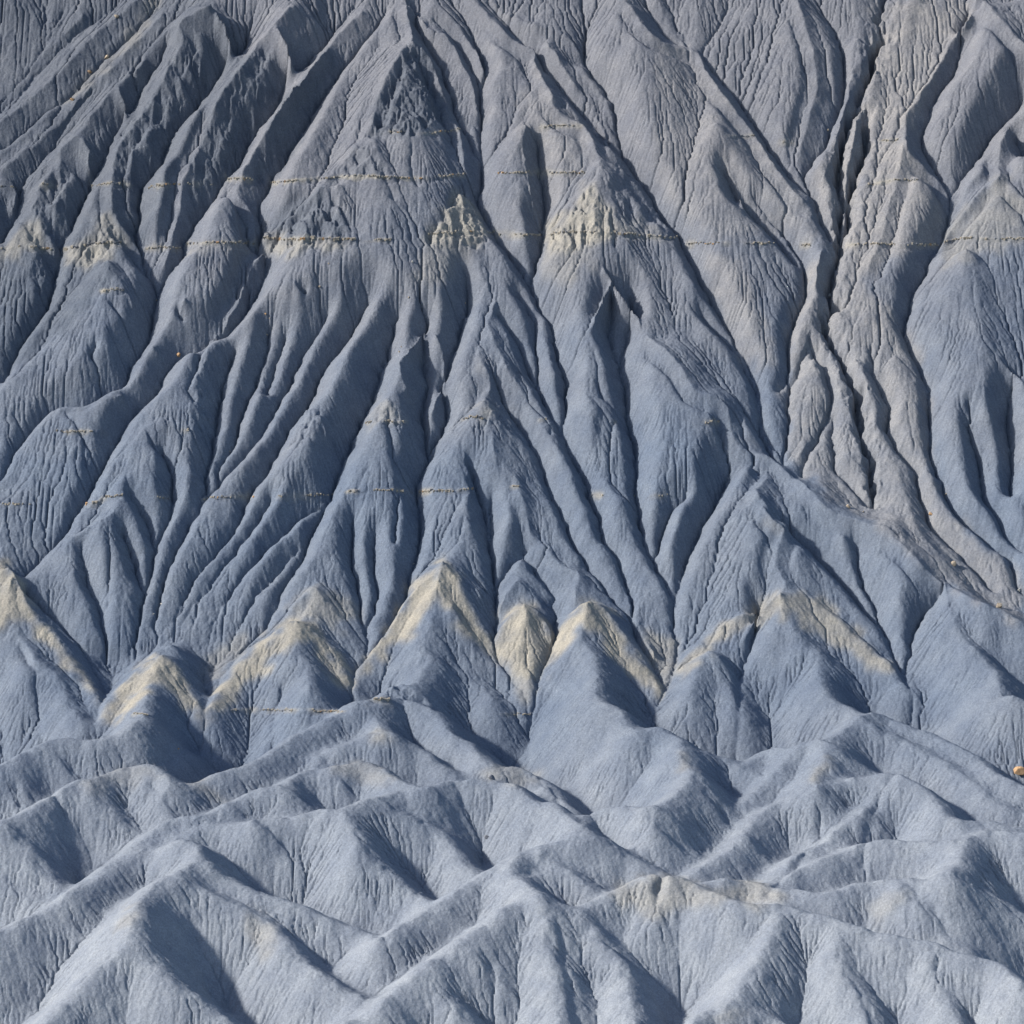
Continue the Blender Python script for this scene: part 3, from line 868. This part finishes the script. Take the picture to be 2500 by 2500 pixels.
# crests are rounder in the foothills than on the mountain
Hs = blur(H, 6)
H = H * (0.25 + 0.75 * w_mt) + Hs * (0.75 - 0.75 * w_mt)
crag = np.abs(vnoise(3.2, 31, .6)) * 0.9 + np.abs(vnoise(1.3, 32, .6)) * 0.5 + np.abs(vnoise(.6, 33)) * 0.30
H = H + rough * (0.75 - crag) * 0.9
H += 0.12 * vnoise(6, 1) + 0.09 * vnoise(2.5, 2) + 0.05 * vnoise(1.1, 3) + 0.02 * vnoise(.5, 4)

# ------------------------------------------------------------------ rain: rills cut by the gathered flow
OFF = [(-1, 0), (1, 0), (0, -1), (0, 1), (-1, -1), (-1, 1), (1, -1), (1, 1)]


def flow(H, r, dx):
    NYl, NXl = H.shape
    N = NXl * NYl
    P = np.pad(H, 1, constant_values=1e6)
    best = np.zeros((NYl, NXl), f32)
    idx = np.arange(N, dtype=np.int32).reshape(NYl, NXl)
    rec = idx.copy()
    slope = np.zeros((NYl, NXl), f32)
    for k, (a, b) in enumerate(OFF):
        s = (H - P[1 + a:NYl + 1 + a, 1 + b:NXl + 1 + b]) * f32(1 / dx)
        if k > 3:
            # the diagonal weight varies at random so that flow follows the true fall line
            q = s / (2 - r.random((NYl, NXl), dtype=f32))
            s = s * f32(0.7071)
        else:
            q = s
        up = q > best
        best = np.where(up, q, best)
        slope = np.where(up, s, slope)
        rec = np.where(up, idx + (a * NXl + b), rec)
    rec = rec.ravel()
    dist = (rec != np.arange(N)).astype(np.int32)
    rr = rec.copy()
    while True:
        nd = dist + dist[rr]
        if np.array_equal(nd, dist):
            break
        dist = nd
        rr = rr[rr]
    order = np.argsort(-dist, kind='stable').astype(np.int32)
    cnt = np.bincount(dist)
    A = np.ones(N, f32)
    p = 0
    for L in range(len(cnt) - 1, 0, -1):
        ids = order[p:p + cnt[L]]
        p += cnt[L]
        np.add.at(A, rec[ids], A[ids])
    return A.reshape(NYl, NXl), slope, rec


def rain(H, dx, n, k, amax, keep, r, soft):
    for it in range(n):
        A, S, rec = flow(H, r, dx)
        a_m = np.minimum(A * dx * dx, amax)
        cut = k * soft * np.sqrt(a_m) * np.minimum(S, 1.3)
        drop = np.maximum(H - H.ravel()[rec].reshape(H.shape), 0)
        H = H - np.minimum(cut, drop * 0.8 + 0.003)
        if it < n - 1:
            H = H * keep + blur(H, 1) * (1 - keep)
    return H, A


er = np.random.default_rng(5)
soft = np.clip(1 + 0.45 * vnoise(9, 41) + 0.3 * vnoise(3, 42), 0.15, 2.0) * (0.55 + 0.45 * w_mt)
# first the side gullies, on a coarser grid
nx1, ny1 = grid(0.4)
Hc = resize(H, ny1, nx1)
Hd, _ = rain(Hc + 0.05 * er.normal(0, 1, Hc.shape).astype(f32), 0.4, 8, 0.010, 250.0, 0.88, er, resize(soft, ny1, nx1))
H = H + resize(Hd - Hc, NY, NX)
H += 0.02 * vnoise(.5, 45) + 0.012 * er.normal(0, 1, H.shape).astype(f32)
H, A = rain(H, DX, 6, 0.0075, 40.0, 0.96, er, soft)
# open cracks where the runoff gathers: one cell wide, in patches
patch = np.clip(0.75 + 0.6 * vnoise(7, 61) + 0.35 * vnoise(2.2, 62), 0, 1.6)
gorge = [o for o in valleys if o['h'] is not None and o['h'][0] < -1]
gd, gw = distance_field(np.concatenate([o['x'] for o in gorge]), np.concatenate([o['y'] for o in gorge]), DX,
                        np.concatenate([0 * o['x'] + 1.0 for o in gorge]))
gd = gd + 0.45 * vnoise(1.4, 71) + 0.25 * vnoise(.6, 72)
H = H + np.exp(-(np.maximum(gd, 0) / 2.6) ** 2) * (.45 - np.abs(vnoise(1.7, 76)) * .5 - np.abs(vnoise(.7, 77)) * .28)
H = H - (3.0 * np.exp(-(np.maximum(gd, 0) / .72) ** 4)) * np.clip(.8 + .5 * vnoise(4, 73), .1, 1.3)
gv, _ = distance_field(vx, vy, DX, 0 * vx)
H = H - w_mt * .42 * np.exp(-(np.maximum(gv + .1 * vnoise(.7, 74), 0) / .24) ** 2) * np.clip(.8 + .5 * vnoise(5, 75), 0, 1.4)
A, S, rec = flow(H + 0.015 * er.normal(0, 1, H.shape).astype(f32), er, DX)
thr = (17 + 8 * (1 - w_mt)) * np.exp(.5 * vnoise(5, 63))
crack = np.clip((A - thr) / (1.6 * thr), 0, 1) * np.clip((S - .25) * 2.5, 0, 1)
H = H - CRACK * (1.25 - .25 * w_mt) * patch * crack
H = H - 0.34 * np.clip(np.log(np.maximum(A, 1) / 260) / 2.5, 0, 1) * (0.4 + 0.6 * w_mt)
# fine runnels: noise drawn out along the fall line
A, S, rec = flow(H, er, DX)
nz = (er.normal(0, 1, NX * NY) + .6 * vnoise(.45, 64).ravel()).astype(f32)
acc = np.zeros(NX * NY, f32)
cur = np.arange(NX * NY)
for _ in range(13):
    acc += nz[cur]
    cur = rec[cur]
acc = (acc / acc.std()).reshape(H.shape)
STREAK = acc * np.clip((S - .2) * 2.5, 0, 1)
H = H + STREAK * (.020 + .026 * w_mt) * np.clip(.8 + .5 * vnoise(6, 65), .1, 1.5)
H += (0.014 + 0.02 * rough) * er.normal(0, 1, H.shape).astype(f32)


def hit_ground(u, v):
    """first ground point on each sight line"""
    d = ray(np.asarray(u, float), np.asarray(v, float))
    t = np.arange(Y0 + 1, Y1 - 1, 0.15)
    res = np.empty((len(d), 3))
    for i, q in enumerate(d):
        x, z = q[0] / q[1] * t, CAM_Z + q[2] / q[1] * t
        g = bilinear(H, (t - Y0) / DX, np.clip((x - X0) / DX, 0, NX - 1))
        k = np.argmax(g >= z) if (g >= z).any() else len(t) - 1
        res[i] = x[k], t[k], g[k]
    return res


LEDGES = """
= main tan ledge of broken stones crossing the whole slope under the triangular cliffs
00 .6 1.2 0 1305 100 1295
00 .55 1 150 1295 270 1312
00 .8 1.2 330 1310 480 1280 632 1272
00 .5 .9 760 1305 840 1300 945 1305
00 .8 1.2 975 1280 1150 1274 1340 1280
00 .9 1.4 1370 1252 1500 1258 1650 1253 1860 1258
10 .55 1 0 1256 150 1260 330 1260
10 .7 1.1 520 1232 600 1222 800 1215 875 1222
10 .6 1 880 1236 1000 1232 1110 1235
10 .7 1.2 1150 1230 1300 1217 1400 1220 1600 1230 1750 1242 1840 1250
20 .5 .9 160 1280 280 1278 420 1275 620 1278 810 1290
20 .65 1 1000 1285 1150 1280 1300 1285 1480 1287
20 .7 1.2 1510 1272 1600 1252 1750 1255 1932 1250
= upper thin ledge of pale stones above the main tan ledge, left half
00 .35 .8 0 980 80 985
00 .6 .9 210 968 305 976
00 .5 .9 470 978 590 960 690 976
00 .7 1.1 770 987 860 972 940 965
00 .4 .8 970 965 1110 968
00 .85 1.1 1185 940 1320 945
00 .75 1 1410 962 1560 946 1700 940 1800 926 1930 928
10 .8 1 100 925 200 927 300 932 450 940 600 928 720 916
10 .7 .9 880 910 1050 906 1150 908 1345 908
= short cream ledge on a dark knob below the main tan ledge
00 .95 1.2 530 1527 590 1520 655 1521
= faint ledge of scattered blocks on the small mid-slope peaks
01 .5 .8 290 546 420 549 560 549
01 .6 1 955 540 985 541
11 .7 1.1 190 503 225 500
11 .55 1 290 491 350 494 430 492
11 .75 1.2 700 482 780 470 835 482
11 .6 1 1105 486 1155 484
11 .65 1.1 1475 490 1515 495
21 .8 1.1 255 498 330 496
= lower pale ledge of slabs crossing the slope above the tan peaks
01 .3 .8 0 926 100 929 230 921
01 .8 1.2 440 932 510 920 560 890 640 880
01 .35 .8 820 890 905 896
01 .5 .8 1060 900 1150 893 1330 885
01 .4 .9 1450 888 1570 886 1750 880
01 .8 1.1 1817 862 1932 856
11 .5 .9 220 856 350 853 450 858
11 .9 1.2 470 862 580 860 655 857
11 .8 1 680 856 760 846
11 .8 1.1 960 836 1000 836
11 .85 1.2 1370 880 1440 883
11 .4 .8 1600 888 1700 886 1780 884
= highest faint ledge near the dark rocky summit cone
10 .55 .8 320 690 440 703 560 698 690 680
10 .5 .8 1110 666 1340 660
20 .45 .8 380 716 515 716
20 .4 .8 640 750 760 746
20 .6 1 1110 972 1250 946 1370 946
20 .5 .8 1170 740 1270 735
= thin dotted ledge low on the tan peaks, just above the foreground hills
02 .6 .8 1200 291 1350 288 1500 290 1700 295 1810 298
02 .55 .7 690 310 770 310
12 .6 .7 0 295 95 298
12 .45 .7 900 310 1060 315
12 .7 1 235 232 320 235
"""
cur = None
ledge_runs = {}
for ln in LEDGES.strip().splitlines():
    if ln.startswith('='):
        cur = ln[1:].strip()
        ledge_runs[cur] = []
    else:
        p = ln.split()
        q = np.array([float(t) for t in p[3:]]).reshape(-1, 2) * (900 / 1932.0)
        q += np.array([int(p[0][0]) * 800.0, int(p[0][1]) * 800.0])
        ledge_runs[cur].append((float(p[1]), float(p[2]), q))
lp = []
for runs in ledge_runs.values():
    for dens, size, q in runs:
        L_ = np.concatenate([[0], np.cumsum(np.hypot(*np.diff(q, axis=0).T))])
        s_ = np.arange(0, L_[-1], 2.0)
        c_ = hit_ground(np.interp(s_, L_, q[:, 0]), np.interp(s_, L_, q[:, 1]))
        lp.append(np.concatenate([c_, np.full((len(s_), 1), dens)], 1))
LEDGE_PTS = np.concatenate(lp)
# the hard layer stands a little proud and is undercut below
for off, amp in ((0.0, .16), (-.45, -.16), (-.75, -.20)):
    lm = np.zeros(H.shape, f32)
    li = np.clip(np.round((LEDGE_PTS[:, 1] + off - Y0) / DX).astype(int), 1, NY - 2)
    lj = np.clip(np.round((LEDGE_PTS[:, 0] - X0) / DX).astype(int), 1, NX - 2)
    lm[li, lj] = 1.6 * LEDGE_PTS[:, 3]
    H = H + amp * np.clip(blur(lm, 1) * 1.6, 0, 1) * np.clip(.8 + .7 * vnoise(1.8, 82), 0, 1.5)

# ------------------------------------------------------------------ mesh
def make_mesh(name, X, Y, Z, mat, keep=None, attrs=None):
    ny, nx = Z.shape
    co = np.stack([X, Y, Z], -1).astype(f32).reshape(-1, 3)
    i = np.arange(ny * nx, dtype=np.int32).reshape(ny, nx)
    q = np.stack([i[:-1, :-1], i[:-1, 1:], i[1:, 1:], i[1:, :-1]], -1).reshape(-1, 4)
    if keep is not None:
        q = q[keep[:-1, :-1].ravel()]
    used = np.zeros(ny * nx, bool)
    used[q.ravel()] = True
    new = np.cumsum(used, dtype=np.int32) - 1
    q = new[q]
    co = co[used]
    me = bpy.data.meshes.new(name)
    me.vertices.add(len(co))
    me.vertices.foreach_set("co", co.ravel())
    me.loops.add(q.size)
    me.loops.foreach_set("vertex_index", q.ravel())
    me.polygons.add(len(q))
    me.polygons.foreach_set("loop_start", np.arange(0, q.size, 4, dtype=np.int32))
    me.polygons.foreach_set("use_smooth", np.ones(len(q), bool))
    me.update(calc_edges=True)
    for k, a in (attrs or {}).items():
        at = me.attributes.new(k, 'FLOAT', 'POINT')
        at.data.foreach_set("value", a.ravel()[used].astype(f32))
    me.materials.append(mat)
    ob = bpy.data.objects.new(name, me)
    scene.collection.objects.link(ob)
    return ob


# ---- shale: grey-blue clay, paler and greyer low down, tan caps, buff debris, darker rough faces and upper-left slope
mat = bpy.data.materials.new("shale")
mat.use_nodes = True
nt = mat.node_tree
pb = nt.nodes["Principled BSDF"]
pb.inputs["Roughness"].default_value = 0.95
pb.inputs["Specular IOR Level"].default_value = 0.08


def N(kind, **kw):
    n = nt.nodes.new(kind)
    for k, v in kw.items():
        if k.startswith('i_'):
            n.inputs[int(k[2:])].default_value = v
        else:
            setattr(n, k, v)
    return n


def L(a, b):
    nt.links.new(a, b)


def attr(name):
    return N("ShaderNodeAttribute", attribute_name=name).outputs["Fac"]


def math_node(op, a, b=None, c=None, clamp=False):
    n = N("ShaderNodeMath", operation=op, use_clamp=clamp)
    for i, x in enumerate((a, b, c)):
        if x is None:
            continue
        if isinstance(x, (int, float)):
            n.inputs[i].default_value = x
        else:
            L(x, n.inputs[i])
    return n.outputs[0]


def mix(fac, a, b, blend='MIX'):
    n = N("ShaderNodeMix", data_type='RGBA', blend_type=blend)
    for s, x in ((n.inputs[0], fac), (n.inputs[6], a), (n.inputs[7], b)):
        if isinstance(x, (int, float)):
            s.default_value = x
        elif isinstance(x, tuple):
            s.default_value = (*x, 1)
        else:
            L(x, s)
    return n.outputs[2]


geo = N("ShaderNodeNewGeometry")


def noise(scale, detail=4, rough=.55):
    n = N("ShaderNodeTexNoise")
    n.inputs["Scale"].default_value = scale
    n.inputs["Detail"].default_value = detail
    n.inputs["Roughness"].default_value = rough
    L(geo.outputs["Position"], n.inputs["Vector"])
    return n.outputs["Fac"]


def ramp(x, lo, hi, a=0.0, b=1.0):
    n = N("ShaderNodeMapRange")
    L(x, n.inputs[0])
    for i, v in enumerate((lo, hi, a, b)):
        n.inputs[i + 1].default_value = v
    return n.outputs[0]


n_big, n_med, n_fine, n_grit = noise(.035), noise(.22), noise(1.3, 5), noise(2.8, 4, .85)
col = mix(ramp(n_big, .35, .65), BLUE, BLUE2)
sep = N("ShaderNodeSeparateXYZ")
L(geo.outputs["Position"], sep.inputs[0])
# the upper beds of the mountain are greyer
col = mix(ramp(math_node('ADD', sep.outputs[2], math_node('MULTIPLY', n_big, 60.0)), 60, 120), col, GREY)
col = mix(math_node('MULTIPLY', attr("pale"), 1.0), col, PALE)
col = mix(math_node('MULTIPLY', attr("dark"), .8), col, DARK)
edge = ramp(math_node('ADD', n_med, math_node('MULTIPLY', n_fine, .5)), .5, 1.0, .85, 1.15)
col = mix(math_node('MULTIPLY', attr("buff"), edge, clamp=True), col, BUFF)
col = mix(math_node('MULTIPLY', attr("tan"), edge, clamp=True), col, TAN)
# faint dusty mottling and salt specks
col = mix(1.0, col, mix(ramp(n_med, .3, .7), (.86, .87, .9), (1.12, 1.1, 1.07)), 'MULTIPLY')
col = mix(1.0, col, mix(ramp(n_grit, .38, .62), (.80, .80, .81), (1.19, 1.19, 1.19)), 'MULTIPLY')
vor = N("ShaderNodeTexVoronoi")
vor.inputs["Scale"].default_value = 2.2
L(geo.outputs["Position"], vor.inputs["Vector"])
spk = math_node('MULTIPLY', ramp(vor.outputs["Distance"], .16, .06), ramp(n_med, .56, .66))
col = mix(math_node('MULTIPLY', spk, .55), col, (.5, .53, .58))
L(col, pb.inputs["Base Color"])
bump = N("ShaderNodeBump")
bump.inputs["Strength"].default_value = 1.0
bump.inputs["Distance"].default_value = .16
L(math_node('ADD', math_node('MULTIPLY', n_grit, .6), n_fine), bump.inputs["Height"])
L(bump.outputs[0], pb.inputs["Normal"])

# the mesh keeps every cell of the height field inside a fan a little wider than the view
half = math.tan(cam_data.angle / 2) * 1.06 / math.cos(PITCH)
MX = np.broadcast_to(xx[None].astype(f32), H.shape)
MY = np.broadcast_to(yy[:, None].astype(f32), H.shape)
MZ = H
fan = np.abs(MX) < half * MY + 1.0
mu, mv = project(MX, MY, MZ)
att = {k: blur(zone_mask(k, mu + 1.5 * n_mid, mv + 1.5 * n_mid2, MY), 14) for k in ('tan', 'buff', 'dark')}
if LEDGE_PTS is not None:
    lm = np.zeros(H.shape, f32)
    li = np.clip(np.round((LEDGE_PTS[:, 1] - Y0) / DX).astype(int), 1, NY - 2)
    lj = np.clip(np.round((LEDGE_PTS[:, 0] - X0) / DX).astype(int), 1, NX - 2)
    lm[li, lj] = 1.5 * LEDGE_PTS[:, 3]
    lm = np.clip(blur(lm, 3) * 3.2, 0, 1) * np.clip(.6 + .8 * vnoise(2.5, 81), 0, 1)
    att['tan'] = np.maximum(att['tan'], .8 * lm)
nz = vnoise(14, 51) + .5 * vnoise(5, 52)
att['pale'] = np.clip(1 / (1 + np.exp((MY - FOOT_Y + 46 + 7 * nz) / 20.0)), 0, 1)
hills = MY < FOOT_Y - 9
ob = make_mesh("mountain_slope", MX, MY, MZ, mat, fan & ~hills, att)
ob["kind"] = "structure"
ob = make_mesh("hills", MX, MY, MZ, mat, fan & hills, att)
print('triangles', sum(len(o.data.polygons) for o in scene.objects if o.type == 'MESH') * 2)
ob["kind"] = "structure"

# ------------------------------------------------------------------ the slopes beyond the view
st = 5
ex = int(118 / (DX * st))
Hc = H[::st, ::st]
ycs, xcs = yy[::st], xx[::st]
Hx = np.concatenate([Hc[:, 1:ex + 1][:, ::-1], Hc, Hc[:, -ex - 1:-1][:, ::-1]], 1)
dxs = xcs[1] - xcs[0]
xs2 = xcs[0] + dxs * np.arange(-ex, len(xcs) + ex)
up = 60
Hup = Hx[-2 - up:-2][::-1] - base(ycs[-2 - up:-2])[::-1, None]
yup = ycs[-1] + dxs * np.arange(1, up + 1)
Hup = Hup + np.minimum(base(yup), base(ycs[-1]) + 30)[:, None]
Hx = np.concatenate([Hx, Hup], 0)
ys2 = np.concatenate([ycs, yup])
OX, OY = np.meshgrid(xs2, ys2)
inner = (np.abs(OX) < half * OY - 3.0) & (OY < yy[-1] - 3.0)
dropz = np.where((np.abs(OX) < half * OY + 1.5) & (OY < yy[-1] + .1), 0.35, 0.0)
out_att = {'tan': np.zeros(OX.shape), 'buff': np.zeros(OX.shape), 'dark': np.zeros(OX.shape),
           'pale': 1 / (1 + np.exp((OY - FOOT_Y + 46) / 20.0))}
ob = make_mesh("outer_slopes", OX, OY, Hx - dropz, mat, ~inner, out_att)
ob["kind"] = "structure"


# ------------------------------------------------------------------ stones
def stone_material(name, c, spread=.25):
    m = bpy.data.materials.new(name)
    m.use_nodes = True
    t = m.node_tree
    p = t.nodes["Principled BSDF"]
    p.inputs["Roughness"].default_value = .9
    p.inputs["Specular IOR Level"].default_value = .1
    g = t.nodes.new("ShaderNodeNewGeometry")
    n = t.nodes.new("ShaderNodeTexNoise")
    n.inputs["Scale"].default_value = 1.8
    n.inputs["Detail"].default_value = 5
    t.links.new(g.outputs["Position"], n.inputs["Vector"])
    r = t.nodes.new("ShaderNodeValToRGB")
    r.color_ramp.elements[0].position = .35
    r.color_ramp.elements[1].position = .65
    r.color_ramp.elements[0].color = (*[q * (1 - spread) for q in c], 1)
    r.color_ramp.elements[1].color = (*[q * (1 + spread) for q in c], 1)
    t.links.new(n.outputs["Fac"], r.inputs[0])
    t.links.new(r.outputs[0], p.inputs["Base Color"])
    return m


STONE = {'o': stone_material("orange_sandstone", (.34, .22, .125)),
         't': stone_material("tan_sandstone", (.27, .228, .178)),
         'p': stone_material("pale_sandstone", (.32, .31, .29)),
         'g': stone_material("grey_shale", (.15, .155, .17)),
         'c': stone_material("cream_sandstone", (.262, .236, .196), .35)}
prng = random.Random(3)
ICO_V, ICO_F = [], []


def _ico():
    import bmesh
    b = bmesh.new()
    bmesh.ops.create_icosphere(b, subdivisions=2, radius=1)
    b.verts.ensure_lookup_table()
    v = [tuple(q.co) for q in b.verts]
    f = [tuple(q.index for q in p.verts) for p in b.faces]
    b.free()
    return v, f


ICO_V, ICO_F = _ico()


def boulder(name, c, size, mt, label, category, group):
    """angular block: a ball cut by random planes"""
    planes = []
    for _ in range(13):
        a, b = prng.uniform(0, 6.283), prng.uniform(-1, 1)
        s = math.sqrt(1 - b * b)
        planes.append((s * math.cos(a), s * math.sin(a), b, prng.uniform(.42, .78)))
    vs = []
    sx, sy, sz = size * prng.uniform(.46, .6), size * prng.uniform(.4, .55), size * prng.uniform(.36, .5)
    for v in ICO_V:
        p = list(v)
        for a, b, cc, d in planes:
            q = p[0] * a + p[1] * b + p[2] * cc
            if q > d:
                p = [p[0] - a * (q - d), p[1] - b * (q - d), p[2] - cc * (q - d)]
        vs.append((p[0] * sx, p[1] * sy, p[2] * sz))
    me = bpy.data.meshes.new(name)
    me.from_pydata(vs, [], ICO_F)
    me.materials.append(mt)
    o = bpy.data.objects.new(name, me)
    o.location = (c[0], c[1], c[2] + sz * .45)
    o.rotation_euler = (prng.uniform(-.3, .3), prng.uniform(-.3, .3), prng.uniform(0, 6.28))
    o["label"], o["category"] = label, category
    if group:
        o["group"] = group
    scene.collection.objects.link(o)
    return o


# tile u v size(sheet units) stone | label
BOULDERS = """
22 1908 620 66 o | large orange boulder on the grey slope at the right edge of the view
21 1800 1468 46 t | big tan block perched on the ridge crest just below the end of the debris fan
21 1568 1248 34 t | pinkish tan block lying low on the pale debris fan, upslope from the crest
21 1442 985 24 o | slim orange rock standing between two gullies in the middle of the debris fan
21 1522 882 18 t | small tan stone in the gully on the right side of the debris fan
21 1012 942 28 t | flat tan slab at the foot of the left lobe of the debris fan
21 1090 968 16 t | small tan stone just right of the flat slab on the debris fan
21 1905 1385 26 p | pale block in the last gully of the debris fan at the right edge
20 915 1560 26 p | pale slab lodged in the dark gorge right below the ledge line
20 905 692 22 t | pinkish stone on the gorge's left rim, high on the slope
01 935 156 24 o | salmon coloured block in the gully left of the blunt dark spur
01 1400 40 16 t | small tan stone on the open slope right of the blunt dark spur
01 1205 652 14 t | tiny tan stone between two long gullies in the middle of the slope
01 845 1452 16 p | pale stone on a narrow rib above the tan cone, upper of two
01 805 1504 14 p | pale stone on a narrow rib above the tan cone, lower of two
02 935 494 16 o | small pinkish stone in the notch between the tan cone and the next hill
00 1722 1389 14 t | small tan stone on the talus right under the wide ledge
00 1676 1514 20 t | tan stone on the talus to the right of the little dark spire
00 1393 1652 20 o | orange stone below the dark cliff, uppermost of three in a line
00 1413 1678 12 t | tiny tan stone below the dark cliff, middle of three in a line
00 1398 1757 15 t | small tan stone below the dark cliff, lowest of three in a line
00 820 1578 18 t | tan stone in the deep gully at the foot of the tan cliff face
00 380 528 28 o | orange block low in the brown debris chute at upper left
00 470 382 28 o | orange block halfway up the brown debris chute at upper left
00 560 307 34 t | tan block in the upper part of the brown debris chute
00 608 90 26 t | tan block on the rib left of the brown debris chute near the top
10 425 1562 20 t | tan stone in the gully left of the tan triangular cliff
10 722 1594 15 t | small tan stone under the tan triangular cliff
10 445 1378 20 p | white stone on the slope left of the tan triangular cliff
10 1310 1390 17 p | white stone on the slope below the right-hand tan cliff
10 376 1848 18 t | tan stone in a long gully left of the paired small peaks, lower of two
10 386 1822 12 t | tiny tan stone in a long gully left of the paired small peaks, upper of two
11 450 1242 15 p | white stone in the gully left of the tallest tan peak
12 858 649 34 g | dark grey slab lying on the tan crest in the middle foreground
12 835 958 28 g | dark grey slab at the head of a hollow in the foreground hills
"""
for ln in BOULDERS.strip().splitlines():
    a, label = ln.split('|')
    a = a.split()
    k = 900 / 1932.0
    u, v = float(a[1]) * k + int(a[0][0]) * 800, float(a[2]) * k + int(a[0][1]) * 800
    size = float(a[3]) * k * PXM * (1.2 if float(a[3]) >= 24 else .85)
    c = hit_ground([u], [v])[0]
    big_one = float(a[3]) >= 24
    boulder("boulder" if big_one else "stone", c, size, STONE[a[4]], label.strip(), "boulder" if big_one else "stone",
            "boulders" if big_one else "fallen stones on the slopes")

# rock ledges: thin hard layers whose broken edge shows as a row of stones
BOX = [(-1, -1, -1), (1, -1, -1), (1, 1, -1), (-1, 1, -1), (-1, -1, 1), (1, -1, 1), (1, 1, 1), (-1, 1, 1)]
BOXF = [(0, 3, 2, 1), (4, 5, 6, 7), (0, 1, 5, 4), (1, 2, 6, 5), (2, 3, 7, 6), (3, 0, 4, 7)]
for key, runs in ledge_runs.items():
    stones_v, stones_f, mats_i = [], [], []
    for dens, size, q in runs:
        L_ = np.concatenate([[0], np.cumsum(np.hypot(*np.diff(q, axis=0).T))])
        s = 0.0
        while s < L_[-1]:
            run = prng.random()
            step = prng.uniform(3.0, 7.5) * (.6 + .4 * size)
            s += step
            if math.sin(s * .045 + dens * 31) * .5 + .5 + prng.uniform(-.45, .45) > dens:
                continue
            u = np.interp(s, L_, q[:, 0])
            v = np.interp(s, L_, q[:, 1]) + prng.gauss(0, 1.1)
            c = hit_ground([u], [v])[0]
            hx = step * PXM * prng.uniform(.32, .55) * (1 + .4 * (run > .85))
            hz = prng.uniform(.09, .25) * size
            hy = prng.uniform(.2, .34) * (.6 + .4 * size)
            an = prng.uniform(-.35, .35)
            ca, sa = math.cos(an), math.sin(an)
            n0 = len(stones_v)
            for bx, by, bz in BOX:
                x = bx * hx * prng.uniform(.75, 1.1)
                y = by * hy * prng.uniform(.75, 1.1)
                zz = bz * hz * prng.uniform(.75, 1.1)
                stones_v.append((c[0] + x * ca - y * sa, c[1] + .12 + x * sa + y * ca, c[2] + .06 + zz))
            stones_f += [tuple(n0 + i for i in f) for f in BOXF]
            mi = 0 if prng.random() < .78 else (1 if prng.random() < .2 else 2)
            mats_i += [mi] * 6
    me = bpy.data.meshes.new("rock_ledge")
    me.from_pydata(stones_v, [], stones_f)
    for t in 'cog':
        me.materials.append(STONE[t])
    me.polygons.foreach_set("material_index", mats_i)
    root = bpy.data.objects.new("rock_ledge", None)
    root.location = np.mean(np.array(stones_v), 0)
    root["label"], root["category"], root["group"] = key, "rock ledge", "rock ledges crossing the slope"
    scene.collection.objects.link(root)
    o = bpy.data.objects.new("stones", me)
    o.parent = root
    o.matrix_parent_inverse = root.matrix_world.inverted()
    me.transform(__import__('mathutils').Matrix.Translation(-root.location))
    o.matrix_parent_inverse.identity()
    o["kind"] = "stuff"
    scene.collection.objects.link(o)
    print(key, len(stones_f) // 6)
